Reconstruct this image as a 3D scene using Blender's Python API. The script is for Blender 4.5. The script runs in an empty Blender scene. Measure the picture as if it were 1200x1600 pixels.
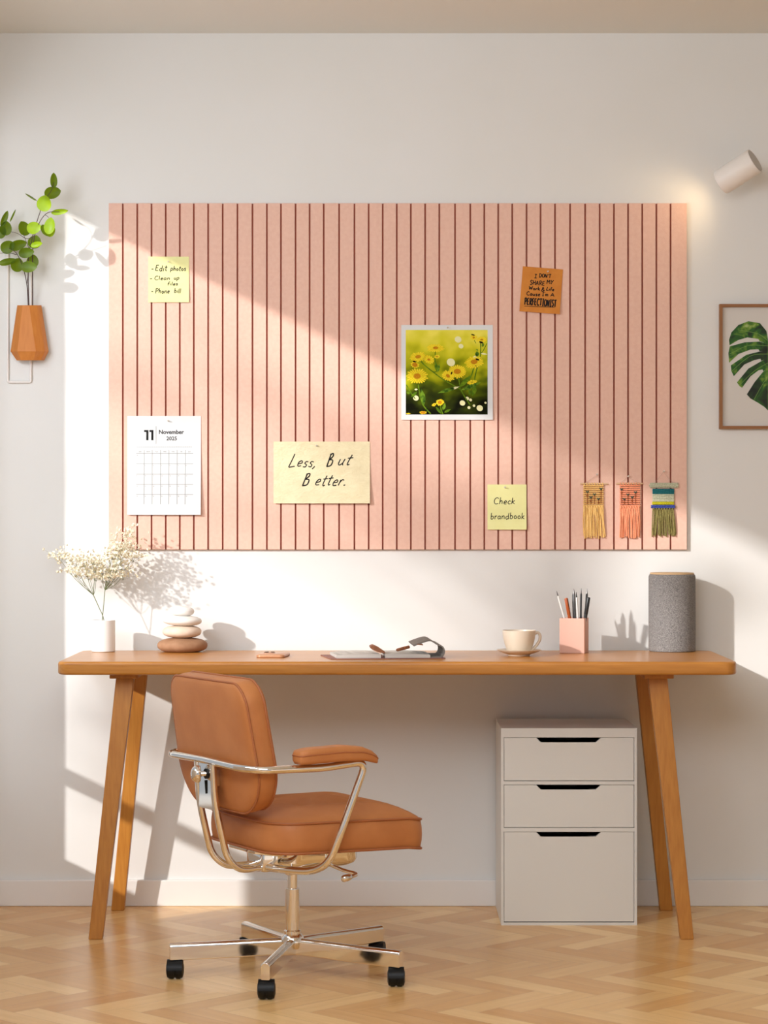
import bpy, bmesh, math, random
from mathutils import Vector, Matrix, noise
random.seed(7)
PI = math.pi
scn = bpy.context.scene
COL = scn.collection

# ------------------------------------------------------------------ camera
F, YC, H = 3700.0, -3700.0/540.0, 1.139      # focal length in px of a 1200 px wide frame, camera Y, eye height
cam_d = bpy.data.cameras.new('camera'); cam = bpy.data.objects.new('camera', cam_d); COL.objects.link(cam)
cam.location = (0, YC, H); cam.rotation_euler = (PI/2, 0, 0)
cam_d.sensor_fit = 'VERTICAL'; cam_d.sensor_height = 36; cam_d.lens = F/1600*36
cam_d.clip_start = 0.05; cam_d.clip_end = 100
scn.camera = cam
scn.view_settings.view_transform = 'Standard'; scn.view_settings.look = 'None'
scn.view_settings.gamma = 1; scn.view_settings.use_curve_mapping = False
scn.view_settings.exposure = 0.14
# ------------------------------------------------------------------ daylight and added fill
TX, TZ = 1.1, 0.53           # the sun runs (TX, 1, -TZ): in through the window on the left
world = bpy.data.worlds.new('sky'); scn.world = world; world.use_nodes = True
wn = world.node_tree.nodes; wn['Background'].inputs[0].default_value = (0.92, 0.985, 1.07, 1); wn['Background'].inputs[1].default_value = 0.42
sun_d = bpy.data.lights.new('sun', 'SUN'); sun_d.energy = 3.1; sun_d.angle = math.radians(1.3); sun_d.color = (1, 0.98, 0.965)
sun = bpy.data.objects.new('sun', sun_d); COL.objects.link(sun); sun.location = (-6, -6, 5)
sun.rotation_euler = Vector((TX, 1, -TZ)).to_track_quat('-Z', 'Y').to_euler()
fill_d = bpy.data.lights.new('daylight_from_the_high_windows_behind', 'AREA'); fill_d.shape = 'RECTANGLE'; fill_d.size = 2.6; fill_d.size_y = 1.3  # added fill lamp above the room, no window stands there
fill_d.energy = 78; fill_d.color = (.92, 0.985, 1.07)
fill = bpy.data.objects.new('daylight_from_the_high_windows_behind', fill_d); COL.objects.link(fill)
fill.location = (-0.7, -4.1, 2.32); fill.rotation_euler = (PI/2-math.radians(48), 0, math.radians(-8))

sky_d = bpy.data.lights.new('sky_light_through_the_window', 'AREA'); sky_d.shape = 'RECTANGLE'; sky_d.size = 2.6; sky_d.size_y = 1.3
sky_d.energy = 66; sky_d.color = (.92, 0.985, 1.07)
sky = bpy.data.objects.new('sky_light_through_the_window', sky_d); COL.objects.link(sky)
sky.location = (-1.6, -2.9, 1.95); sky.rotation_euler = Vector((1, .25, -.12)).to_track_quat('-Z', 'Y').to_euler()

# ------------------------------------------------------------------ helpers
def sc(Y): return F/(Y-YC)
def at(px, py, Y):
    s = sc(Y); return Vector(((px-600)/s, Y, H-(py-800)/s))
def S(r, g, b):
    f = lambda c: (c/255/12.92) if c/255 <= .04045 else ((c/255+.055)/1.055)**2.4
    return (f(r), f(g), f(b), 1)

def mat(name, col, rough=.5, metal=0, col2=None, scale=30, bump=0, bscale=200, stretch=None, spec=.5, trans=0, sheen=0, coords='Object', detail=3, ramp=(.35, .65), coat=0):
    m = bpy.data.materials.new(name); m.use_nodes = True
    nt = m.node_tree; N = nt.nodes; L = nt.links; p = N['Principled BSDF']
    p.inputs['Base Color'].default_value = col; p.inputs['Roughness'].default_value = rough; p.inputs['Metallic'].default_value = metal
    p.inputs['Specular IOR Level'].default_value = spec
    if trans: p.inputs['Transmission Weight'].default_value = trans
    if sheen: p.inputs['Sheen Weight'].default_value = sheen
    if coat: p.inputs['Coat Weight'].default_value = coat; p.inputs['Coat Roughness'].default_value = .15
    tc = N.new('ShaderNodeTexCoord'); mp = N.new('ShaderNodeMapping'); L.new(tc.outputs[coords], mp.inputs[0])
    if stretch: mp.inputs['Scale'].default_value = stretch
    if col2:
        n = N.new('ShaderNodeTexNoise'); n.inputs['Scale'].default_value = scale; n.inputs['Detail'].default_value = detail
        L.new(mp.outputs[0], n.inputs[0]); r = N.new('ShaderNodeValToRGB')
        r.color_ramp.elements[0].position = ramp[0]; r.color_ramp.elements[1].position = ramp[1]
        r.color_ramp.elements[0].color = col; r.color_ramp.elements[1].color = col2
        L.new(n.outputs['Fac'], r.inputs[0]); L.new(r.outputs[0], p.inputs['Base Color'])
    if bump:
        n2 = N.new('ShaderNodeTexNoise'); n2.inputs['Scale'].default_value = bscale; n2.inputs['Detail'].default_value = 3
        L.new(mp.outputs[0], n2.inputs[0]); b = N.new('ShaderNodeBump'); b.inputs['Strength'].default_value = bump; b.inputs['Distance'].default_value = .002
        L.new(n2.outputs['Fac'], b.inputs['Height']); L.new(b.outputs[0], p.inputs['Normal'])
    return m

def obj(name, bm, m, parent=None, smooth=35, loc=None, wn=False):
    me = bpy.data.meshes.new(name)
    bmesh.ops.recalc_face_normals(bm, faces=bm.faces[:])
    bm.to_mesh(me); bm.free()
    for x in (m if isinstance(m, (list, tuple)) else [m]): me.materials.append(x)
    if smooth:
        me.shade_smooth(); me.set_sharp_from_angle(angle=math.radians(smooth))
    o = bpy.data.objects.new(name, me); COL.objects.link(o)
    if parent: o.parent = parent
    if loc: o.location = loc
    if wn: o.modifiers.new('even shading', 'WEIGHTED_NORMAL').keep_sharp = True
    return o
def thing(name, label, cat, loc=(0, 0, 0), rz=0, group=None):
    o = bpy.data.objects.new(name, None); COL.objects.link(o); o.location = loc; o.rotation_euler = (0, 0, rz)
    o.empty_display_size = .05
    o['label'] = label; o['category'] = cat
    if group: o['group'] = group
    return o
def tag(o, label, cat, group=None):
    o['label'] = label; o['category'] = cat
    if group: o['group'] = group
    return o
def struct(name, bm, m, parent=None, smooth=0):
    o = obj(name, bm, m, parent, smooth)
    if not parent: o['kind'] = 'structure'
    return o
def B(): return bmesh.new()
def box(bm, a, b, mi=0, bevel=0, seg=2):
    a = Vector(a); b = Vector(b); c = (a+b)/2; d = b-a
    r = bmesh.ops.create_cube(bm, size=1, matrix=Matrix.Translation(c) @ Matrix.Diagonal((abs(d.x), abs(d.y), abs(d.z), 1)))
    vs = r['verts']; fs = set(f for v in vs for f in v.link_faces)
    for f in fs: f.material_index = mi
    if bevel:
        es = list(set(e for v in vs for e in v.link_edges))
        bmesh.ops.bevel(bm, geom=es, offset=bevel, segments=seg, affect='EDGES', profile=.5)
    return vs
def hexa(bm, pts, bevel=0, seg=2):
    """eight corners: bottom ring of four, top ring of four"""
    v = [bm.verts.new(p) for p in pts]
    fs = [bm.faces.new([v[i] for i in q]) for q in ((3, 2, 1, 0), (4, 5, 6, 7), (0, 1, 5, 4), (1, 2, 6, 5), (2, 3, 7, 6), (3, 0, 4, 7))]
    if bevel:
        es = list(set(e for x in v for e in x.link_edges))
        bmesh.ops.bevel(bm, geom=es, offset=bevel, segments=seg, affect='EDGES', profile=.5)
def catmull(pts, n=4):
    pts = [Vector(p) for p in pts]
    if len(pts) < 3: return pts
    out = []
    for i in range(len(pts)-1):
        p0 = pts[max(i-1, 0)]; p1 = pts[i]; p2 = pts[i+1]; p3 = pts[min(i+2, len(pts)-1)]
        for k in range(n):
            t = k/n
            out.append(.5*((2*p1)+(p2-p0)*t+(2*p0-5*p1+4*p2-p3)*t*t+(3*p1-p0-3*p2+p3)*t**3))
    return out+[pts[-1]]
def fillet(pts, r, n=6):
    pts = [Vector(p) for p in pts]; out = [pts[0]]
    for i in range(1, len(pts)-1):
        a, b, c = pts[i-1], pts[i], pts[i+1]
        da = (a-b); dc = (c-b); rr = min(r, da.length*.48, dc.length*.48)
        p = b+da.normalized()*rr; q = b+dc.normalized()*rr
        for k in range(n+1):
            t = k/n; out.append(p*(1-t)**2+b*2*t*(1-t)+q*t*t)
    return out+[pts[-1]]
def tube(bm, pts, r, n=8, mi=0, closed=False, flat=None):
    """sweep a circle; r a number or one radius per point; flat = (direction, factor) squashes the section"""
    pts = [Vector(p) for p in pts]; m = len(pts)
    rs = r if isinstance(r, (list, tuple)) else [r]*m
    tang = []
    for i in range(m):
        if closed: t = pts[(i+1) % m]-pts[i-1]
        else: t = pts[min(i+1, m-1)]-pts[max(i-1, 0)]
        if t.length < 1e-9: t = tang[-1] if tang else Vector((0, 0, 1))
        tang.append(t.normalized())
    up = Vector((0, 0, 1)) if abs(tang[0].z) < .9 else Vector((1, 0, 0))
    nrm = (up-tang[0]*up.dot(tang[0])).normalized()
    rings = []
    for i in range(m):
        nrm = (nrm-tang[i]*nrm.dot(tang[i])).normalized(); bi = tang[i].cross(nrm)
        ring = []
        for k in range(n):
            a = 2*PI*k/n; d = (nrm*math.cos(a)+bi*math.sin(a))*rs[i]
            if flat: f = Vector(flat[0]); d = d-f*d.dot(f)*(1-flat[1])
            ring.append(bm.verts.new(pts[i]+d))
        rings.append(ring)
    for i in range(m if closed else m-1):
        A = rings[i]; C = rings[(i+1) % m]
        for k in range(n):
            f = bm.faces.new((A[k], A[(k+1) % n], C[(k+1) % n], C[k])); f.material_index = mi
    if not closed:
        for ring in (rings[0], rings[-1]):
            f = bm.faces.new(ring); f.material_index = mi
def lathe(bm, prof, n=40, c=(0, 0, 0), mi=0, sx=1, sy=1, capped=True):
    c = Vector(c); rings = []
    for (r, z) in prof:
        if r < 1e-6: rings.append([bm.verts.new(c+Vector((0, 0, z)))])
        else: rings.append([bm.verts.new(c+Vector((r*sx*math.cos(2*PI*k/n), r*sy*math.sin(2*PI*k/n), z))) for k in range(n)])
    for A, C in zip(rings, rings[1:]):
        for k in range(n):
            k2 = (k+1) % n
            if len(A) == 1 and len(C) == 1: continue
            if len(A) == 1: f = bm.faces.new((A[0], C[k2], C[k]))
            elif len(C) == 1: f = bm.faces.new((A[k], A[k2], C[0]))
            else: f = bm.faces.new((A[k], A[k2], C[k2], C[k]))
            f.material_index = mi
    if capped:
        for R in (rings[0], rings[-1]):
            if len(R) > 2:
                f = bm.faces.new(R); f.material_index = mi
def prism(bm, poly, d, mi=0):
    """poly = 3D points of one face, d = extrusion vector"""
    a = [bm.verts.new(p) for p in poly]; b = [bm.verts.new(Vector(p)+Vector(d)) for p in poly]
    fs = [bm.faces.new(a), bm.faces.new(b[::-1])]
    n = len(a)
    for i in range(n): fs.append(bm.faces.new((a[i], a[(i+1) % n], b[(i+1) % n], b[i])))
    for f in fs: f.material_index = mi
    return fs
def rrect(w, h, radii, n=8):
    """rounded rectangle centred on 0, radii = one per corner (-- +- ++ -+)"""
    out = []
    for (sx, sy, a0), r in zip(((-1, -1, PI), (1, -1, 1.5*PI), (1, 1, 0), (-1, 1, .5*PI)), radii):
        cx = sx*(w/2-r); cy = sy*(h/2-r)
        for k in range(n+1):
            a = a0+.5*PI*k/n; out.append((cx+r*math.cos(a), cy+r*math.sin(a)))
    return out
def loft(bm, rings, cap=True, mi=0):
    R = [[bm.verts.new(p) for p in ring] for ring in rings]; n = len(R[0])
    for A, C in zip(R, R[1:]):
        for k in range(n):
            f = bm.faces.new((A[k], A[(k+1) % n], C[(k+1) % n], C[k])); f.material_index = mi
    if cap:
        for ring in (R[0], R[-1]): bm.faces.new(ring).material_index = mi
    return R

# ------------------------------------------------------------------ materials
M = {}
M['wall'] = mat('painted plaster', S(230, 228, 224), .9, col2=S(228, 226, 221), scale=3, bump=.04, bscale=300)
M['ceiling'] = mat('ceiling paint', S(232, 231, 224), .95)
M['trim'] = mat('white trim paint', S(234, 230, 225), .45)
M['felt'] = mat('pink felt', S(237, 195, 175), .95, col2=S(233, 188, 168), scale=90, bump=.25, bscale=700, sheen=.15, detail=6)
M['groove'] = mat('rust felt core', S(200, 124, 102), .95)  # darker rust tone for the groove faces
M['yellow_paper'] = mat('yellow note paper', S(240, 236, 168), .8, col2=S(236, 231, 160), scale=25)
M['orange_paper'] = mat('orange note paper', S(214, 136, 52), .8, col2=S(206, 126, 44), scale=30)
M['cream_paper'] = mat('laid cream paper', S(238, 225, 186), .85, col2=S(232, 217, 176), scale=30, bump=1.0, bscale=130, stretch=(1, 1, 1.6))
M['white_paper'] = mat('white paper', S(222, 222, 221), .6)
M['ink'] = mat('black ink', S(18, 16, 15), .9)
M['grey_ink'] = mat('grey print', S(158, 158, 156), .8)
M['dark_ink'] = mat('dark grey print', S(50, 50, 50), .8)
M['chrome'] = mat('polished chrome', (.86, .83, .79, 1), .09, 1)
M['pin'] = mat('clear plastic', S(212, 204, 192), .2, spec=.6)
M['wood'] = mat('oiled desk wood', S(196, 132, 54), .36, col2=S(178, 113, 40), scale=9, stretch=(1.0, 14, 14), detail=6, bump=.05, bscale=60, ramp=(.3, .75), coat=.25)
M['legwood'] = mat('oiled leg wood', S(196, 132, 52), .42, col2=S(178, 112, 38), scale=9, stretch=(14, 14, 1.0), detail=6, ramp=(.3, .75))
M['leather'] = mat('tan leather', S(200, 130, 76), .5, col2=S(190, 120, 68), scale=12, bump=.1, bscale=420, spec=.35)
M['piping'] = mat('tan leather piping', S(172, 102, 58), .5)
M['black'] = mat('black plastic', S(10, 10, 10), .45, spec=.3)
M['cab'] = mat('white lacquer', S(226, 223, 215), .5)
M['ceramic'] = mat('white ceramic', S(238, 234, 228), .4)
M['cream'] = mat('cream ceramic', S(224, 208, 186), .3)
M['pot'] = mat('pink pot', S(228, 178, 158), .6)
M['fabric'] = mat('grey speaker fabric', S(104, 100, 98), .95, col2=S(150, 146, 142), scale=520, bump=.5, bscale=500, detail=2, ramp=(.4, .62))
M['lightwood'] = mat('light wood', S(205, 170, 125), .5)
M['orangewood'] = mat('stained wood', S(206, 128, 52), .55, col2=S(198, 118, 44), scale=10, stretch=(8, 8, 1))
M['wire'] = mat('white wire', S(234, 228, 222), .4)
M['lamp'] = mat('lamp enamel', S(240, 232, 224), .4)
M['frame'] = mat('brown frame wood', S(148, 98, 54), .5)
M['artpaper'] = mat('art paper', S(214, 208, 200), .6)

# ------------------------------------------------------------------ room
XL, XR, YF, ZC = -1.22, 3.6, -8.0, H+748/540
def plain(pts):
    bm = B(); bm.faces.new([bm.verts.new(p) for p in pts]); return bm
bm = B(); box(bm, (XL-.2, 0, -.1), (XR+.2, .15, ZC+.1)); struct('wall_back', bm, M['wall'])
bm = B(); box(bm, (XL-.2, YF, ZC), (XR+.2, .15, ZC+.15)); struct('ceiling', bm, M['ceiling'])
bm = B(); box(bm, (XR, YF, -.1), (XR+.15, 0, ZC)); struct('wall_right', bm, M['wall'])
WT = .15
jx = -.922
yj = -(jx-XL)/TX                                    # near jamb
ys = yj-.62                                          # tall part ends here
ye = -4.3
zh = H+(800-332)/540+TZ/TX*(jx-XL+WT)
z0 = H+(800-1343)/540+TZ/TX*(jx-XL)
zs = lambda y: .736+TZ*(-.55-y)                      # unseen sill, its slope made up to keep sun off below the desk
yq = -.55-(zh-.736)/TZ
bm = B()
box(bm, (XL-WT, yj, -.1), (XL, 0, ZC)); box(bm, (XL-WT, yq, zh), (XL, yj, ZC)); box(bm, (XL-WT, ys, -.1), (XL, yj, z0))
prism(bm, [(XL, ys, -.1), (XL, ys, zs(ys)), (XL, yq, zh), (XL, yq, -.1)], (-WT, 0, 0)); box(bm, (XL-WT, YF, -.1), (XL, yq, ZC))
struct('wall_left', bm, M['wall'])
bm = B()
zt = H+(800-1214)/540+TZ/TX*(jx-XL+.05)
box(bm, (XL-.07, ys, zt-.017), (XL-.03, yj, zt+.017))                       # low transom
box(bm, (XL-.07, ys, z0), (XL-.03, ys+.03, zs(ys)))
struct('window_1', bm, M['trim'])
bm = B(); box(bm, (XL, -.014, 0), (XR, 0, H+(800-1374)/540), bevel=.003); struct('baseboard_back', bm, M['trim'])
bm = B(); box(bm, (XL, YF, 0), (XL+.014, -.014, .076)); struct('baseboard_left', bm, M['trim'])

# floor: herringbone oak planks, grain runs along each plank
def floor_material():
    m = bpy.data.materials.new('oak herringbone'); m.use_nodes = True; N = m.node_tree.nodes; L = m.node_tree.links; p = N['Principled BSDF']
    uv = N.new('ShaderNodeUVMap'); mp = N.new('ShaderNodeMapping'); mp.inputs['Scale'].default_value = (5, 45, 1); L.new(uv.outputs[0], mp.inputs[0])
    n = N.new('ShaderNodeTexNoise'); n.inputs['Scale'].default_value = 1; n.inputs['Detail'].default_value = 5; L.new(mp.outputs[0], n.inputs[0])
    a = N.new('ShaderNodeAttribute'); a.attribute_name = 'plank'
    r1 = N.new('ShaderNodeValToRGB'); e = r1.color_ramp.elements
    e[0].position = 0; e[0].color = S(224, 168, 100); e[1].position = 1; e[1].color = S(254, 212, 148)
    L.new(a.outputs['Fac'], r1.inputs[0])
    r2 = N.new('ShaderNodeValToRGB'); e = r2.color_ramp.elements
    e[0].position = .3; e[0].color = (.90, .87, .82, 1); e[1].position = .7; e[1].color = (1, 1, 1, 1); L.new(n.outputs['Fac'], r2.inputs[0])
    mx = N.new('ShaderNodeMix'); mx.data_type = 'RGBA'; mx.blend_type = 'MULTIPLY'; mx.inputs[0].default_value = 1
    L.new(r1.outputs[0], mx.inputs[6]); L.new(r2.outputs[0], mx.inputs[7]); L.new(mx.outputs[2], p.inputs['Base Color'])
    p.inputs['Roughness'].default_value = .27; p.inputs['Specular IOR Level'].default_value = .4
    return m
bm = B(); w = .068; n_ = 4
uvl = bm.loops.layers.uv.new('UVMap'); pl = bm.faces.layers.float.new('plank')
ca = math.sqrt(.5)
def put(x0, y0, x1, y1, along):
    g = .004
    cs = [(x0+g, y0+g), (x1-g, y0+g), (x1-g, y1-g), (x0+g, y1-g)]
    P = [((x*w+y*w)*ca, (-x*w+y*w)*ca) for x, y in cs]
    P = [(x+.6, y-3.0) for x, y in P]
    if max(p[0] for p in P) < XL-.1 or min(p[0] for p in P) > XR or max(p[1] for p in P) < YF or min(p[1] for p in P) > 0: return
    f = bm.faces.new([bm.verts.new((x, y, 0)) for x, y in P]); f[pl] = random.random(); ox = random.random()*50
    for l, (x, y) in zip(f.loops, cs): l[uvl].uv = ((x if along else y)*w+ox, (y if along else x)*w+ox*.37)
for j in range(-10, 11):
    for k in range(-60, 61):
        ox, oy = k+j*n_, k-j*n_
        put(ox, oy, ox+n_, oy+1, True); put(ox-1, oy, ox, oy+n_, False)
for co, no in (((0, .0, 0), (0, 1, 0)), ((XL, 0, 0), (-1, 0, 0)), ((XR, 0, 0), (1, 0, 0))):
    bmesh.ops.bisect_plane(bm, geom=bm.verts[:]+bm.edges[:]+bm.faces[:], plane_co=co, plane_no=no, clear_outer=True)
M['floor'] = floor_material()
me = bpy.data.meshes.new('floor'); 
M['gap'] = mat('floor gap', S(96, 66, 40), .9)
vs = [bm.verts.new(p) for p in ((XL, YF, -.002), (XR, YF, -.002), (XR, 0, -.002), (XL, 0, -.002))]
f = bm.faces.new(vs); f.material_index = 1
for f in bm.faces:
    f.normal_update()
    if f.normal.z < 0: f.normal_flip()
bm.to_mesh(me); bm.free(); me.materials.append(M['floor']); me.materials.append(M['gap'])
o = bpy.data.objects.new('floor', me); COL.objects.link(o); o['kind'] = 'structure'

# ------------------------------------------------------------------ bulletin board
BT = .0108
GX = [192, 214.5, 236.8, 259, 281, 302.8, 325.3, 348, 371, 394.5, 417, 439, 461.8, 483.8, 505.8, 529.9, 553.8, 576.1, 598, 620, 642, 664.3, 686.5, 711, 734.8, 756.7, 778.5, 800.4, 822.7, 844.6, 867.2, 890.7, 914.3, 937, 959.3, 981.4, 1003.5, 1025.6, 1047.7]
sb = sc(-.012)
xx = lambda px: (px-600)/sb
gw, gd = .0025, .0095
prof = [(xx(170), 0), (xx(170), -BT)]
for g in GX:
    x = xx(g); prof += [(x-gw, -BT), (x-gw*.75, -BT+gd), (x+gw*.75, -BT+gd), (x+gw, -BT)]
prof += [(xx(1073), -BT), (xx(1073), 0)]
zb, zt_ = H-(858.5-800)/sb, H-(317.5-800)/sb
bm = B(); prism(bm, [(x, y, zb) for x, y in prof], (0, 0, zt_-zb))
bmesh.ops.triangulate(bm, faces=[f for f in bm.faces if len(f.verts) > 6])
for f in bm.faces:
    c = f.calc_center_median(); f.normal_update()
    if f.calc_area() > 1e-6 and -BT+.0002 < c.y < -.0005 and abs(f.normal.z) < .5 and xx(171) < c.x < xx(1072): f.material_index = 1
bd = obj('bulletin_board', bm, [M['felt'], M['groove']], smooth=0, loc=(0, -.0012, 0))
tag(bd, 'large pink felt bulletin board with vertical grooves mounted on the wall', 'bulletin board')
YB = -.012                                             # face of the board

# ------------------------------------------------------------------ handwriting
G = {
 '-': (.5, ['.05,.3 .4,.33']), '.': (.25, ['.06,.0 .16,.02 .14,.06']), ',': (.3, ['.12,.06 .1,-.06 .0,-.2']), "'": (.2, ['.12,1 .06,.78']),
 'E': (.62, ['.5,.98 .1,.95', '.1,.95 .08,.5 .08,.02', '.08,.02 .5,.05', '.1,.52 .42,.54']), 'C': (.66, ['.58,.85 .35,1 .1,.75 .06,.35 .25,.02 .6,.12']),
 'P': (.6, ['.1,0 .1,1', '.02,.9 .3,1.02 .52,.78 .35,.5 .1,.48']), 'L': (.62, ['.3,1 .18,.5 .05,.02', '.05,.02 .55,.1']),
 'B': (.62, ['.22,1 .1,.02', '.15,.9 .42,1.02 .46,.8 .18,.55', '.18,.55 .55,.48 .48,.12 .06,.02']), 'I': (.45, ['.22,1 .22,0', '.05,1 .4,1', '.02,0 .4,0']),
 'D': (.68, ['.12,1 .12,0', '.02,1 .4,.95 .6,.55 .4,.08 .05,0']), 'O': (.7, ['.35,1 .1,.75 .1,.25 .35,0 .6,.25 .6,.75 .35,1']),
 'N': (.7, ['.08,0 .1,1', '.1,1 .52,.02', '.52,.02 .56,1']), 'T': (.62, ['.3,1 .28,0', '.0,.98 .6,1.02']), 'S': (.6, ['.52,.88 .3,1.02 .1,.78 .3,.52 .5,.28 .3,0 .05,.12']),
 'H': (.66, ['.1,1 .08,0', '.54,1 .54,0', '.08,.5 .56,.52']), 'A': (.66, ['.02,0 .3,1', '.3,1 .56,0', '.12,.38 .5,.38']),
 'R': (.64, ['.1,0 .1,1', '.05,.95 .35,1 .5,.78 .3,.52 .1,.5', '.22,.5 .56,0']), 'M': (.82, ['.06,0 .12,1', '.12,1 .38,.4', '.38,.4 .64,1', '.64,1 .7,0']),
 'Y': (.62, ['.04,1 .28,.52', '.58,1 .28,.52 .12,0']), 'W': (.85, ['.04,1 .2,0', '.2,0 .4,.7', '.4,.7 .58,0', '.58,0 .76,1']), 'F': (.56, ['.1,0 .1,1', '.1,1 .5,1', '.1,.52 .4,.54']),
 '&': (.7, ['.6,.05 .2,.7 .3,1 .45,.8 .1,.35 .15,.02 .4,.05 .62,.4']),
 'd': (.55, ['.4,.4 .2,.52 .05,.25 .2,.0 .4,.2', '.44,1 .4,.3 .46,.0']), 'i': (.26, ['.12,.52 .1,.02', '.13,.74 .14,.78']), 't': (.42, ['.2,.9 .16,.2 .22,.0 .34,.06', '.0,.6 .38,.64']),
 'p': (.55, ['.1,.55 .06,-.38', '.08,.42 .3,.56 .46,.3 .28,.02 .08,.12']), 'h': (.52, ['.1,1 .08,0', '.08,.3 .25,.52 .38,.4 .38,0']), 'o': (.5, ['.25,.52 .06,.3 .2,.0 .42,.2 .25,.52']),
 's': (.44, ['.36,.48 .16,.52 .1,.36 .3,.22 .26,.02 .04,.06']), 'l': (.24, ['.1,1 .08,0']), 'e': (.48, ['.06,.26 .38,.32 .28,.54 .08,.36 .12,.04 .4,.06']),
 'a': (.52, ['.38,.42 .2,.52 .05,.22 .18,.0 .38,.2', '.4,.5 .38,.12 .48,.0']), 'n': (.52, ['.08,.52 .06,0', '.06,.3 .24,.52 .38,.4 .4,0']), 'u': (.52, ['.06,.52 .08,.12 .22,.0 .38,.2', '.4,.52 .38,.12 .46,.0']),
 'f': (.4, ['.4,.9 .26,1 .16,.7 .14,.0', '.0,.5 .34,.52']), 'b': (.52, ['.1,1 .08,.02', '.08,.36 .28,.52 .42,.26 .26,.0 .08,.06']), 'r': (.4, ['.08,.52 .06,0', '.07,.28 .2,.5 .36,.5']),
 'c': (.44, ['.38,.42 .2,.52 .06,.25 .18,.0 .4,.08']), 'k': (.5, ['.1,1 .08,0', '.4,.54 .1,.26', '.16,.3 .44,0']), 'm': (.74, ['.06,.52 .06,0', '.06,.3 .2,.52 .32,.4 .34,0', '.34,.3 .48,.52 .6,.4 .62,0']),
}
def write(bm, text, x, z, size, r, Y, slant=.12, wob=.02, sp=1.0, width=None):
    """handwriting on the plane y = Y; x, z = left end of the base line (metres)"""
    tot = sum(.38 if c == ' ' else G[c][0]*sp+.04 for c in text)
    kx = size if width is None else width/tot
    rr = random.Random(hash(text) % 97 if False else len(text)*13)
    cx = 0
    for c in text:
        if c == ' ': cx += .38; continue
        adv, strokes = G[c]; dy = rr.uniform(-wob, wob)*2
        for s_ in strokes:
            pts = [tuple(map(float, q.split(','))) for q in s_.split()]
            P = [Vector((x+kx*(cx+a+slant*b), Y, z+size*(b+dy+rr.uniform(-wob, wob)))) for a, b in pts]
            tube(bm, catmull(P, 4), r, 6, flat=((0, 1, 0), .3))
        cx += adv*sp+.04

def paper(name, px0, py0, px1, py1, m, Y=YB, th=.0008, parent=None, rot=0, curl=.004, gap=.0005):
    """a sheet pinned at its top edge; its lower edge lifts off the board a little"""
    s = sc(Y); cx, cz = ((px0+px1)/2-600)/s, H-((py0+py1)/2-800)/s; w_, h_ = (px1-px0)/s, (py1-py0)/s
    bm = B(); nx, nz = 8, 8; g = []
    for side in (0, 1):
        g.append([[bm.verts.new((-w_/2+w_*i/nx, -gap-th*side-curl*((1-j/nz)**2)*(.55+.45*i/nx), -h_/2+h_*j/nz)) for i in range(nx+1)] for j in range(nz+1)])
    for side in (0, 1):
        for j in range(nz):
            for i in range(nx):
                q = [g[side][j][i], g[side][j][i+1], g[side][j+1][i+1], g[side][j+1][i]]
                bm.faces.new(q)
    for j in range(nz):
        for i in (0, nx): bm.faces.new((g[0][j][i], g[0][j+1][i], g[1][j+1][i], g[1][j][i]))
    for i in range(nx):
        for j in (0, nz): bm.faces.new((g[0][j][i], g[0][j][i+1], g[1][j][i+1], g[1][j][i]))
    o = obj(name, bm, m, parent, smooth=40); o.location = (cx, Y, cz); o.rotation_euler = (0, rot, 0)
    surf = lambda x, z: -gap-th-curl*((1-(z/h_+.5))**2)*(.55+.45*(x/w_+.5))
    return o, w_, h_, surf
def lay(bm, surf, lift=.0004):
    for v in bm.verts: v.co.y += surf(v.co.x, v.co.z)-lift
    return bm
def pin(px, py, label, tilt=(.3, .2), Y=YB-.0014, m='pin'):
    p = at(px, py, Y); bm = B(); d = Vector((tilt[0], -1, tilt[1])).normalized()
    tube(bm, [p-d*-.0004+Vector((0, .004, 0)), p+d*.003, p+d*.0035, p+d*.007, p+d*.0073, p+d*.0085], [.0006, .0006, .0022, .0012, .0022, .0020], 12)
    o = obj('push_pin', bm, M[m]); tag(o, label, 'push pin', 'push pins on the bulletin board'); return o

n1, w1, h1, sf = paper('sticky_note', 232, 401, 295.5, 472.5, M['yellow_paper'])
tag(n1, 'yellow sticky note with a three-item to-do list, pinned at the upper left of the board', 'sticky note')
bm = B(); k = 1/sb
def nx_(px, c): return (px-c)*k
cx1, cz1 = 263.7, 436.7
write(bm, '-', (236-cx1)*k, -(423-cz1)*k, .016, .00105, 0); write(bm, 'Edit', (242.5-cx1)*k, -(423.5-cz1)*k, .017, .00105, 0, width=19*k)
write(bm, 'photos', (266-cx1)*k, -(423-cz1)*k, .0135, .00105, 0, width=25*k)
write(bm, '-', (234-cx1)*k, -(438-cz1)*k, .014, .00105, 0); write(bm, 'Clean', (241-cx1)*k, -(437.5-cz1)*k, .0115, .00095, 0, width=25*k)
write(bm, 'up', (271.5-cx1)*k, -(437-cz1)*k, .012, .00095, 0, width=9*k); write(bm, 'files', (261.5-cx1)*k, -(446-cz1)*k, .010, .00095, 0, width=17*k)
write(bm, '-', (236-cx1)*k, -(458-cz1)*k, .014, .00105, 0); write(bm, 'Phone', (242.5-cx1)*k, -(458.5-cz1)*k, .0145, .00105, 0, width=23*k)
write(bm, 'bill', (272-cx1)*k, -(458-cz1)*k, .014, .00095, 0, width=11*k)
obj('handwriting', lay(bm, sf), M['ink'], n1, 60)
pin(262, 409.5, 'small clear pin holding the yellow to-do list note')

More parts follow.
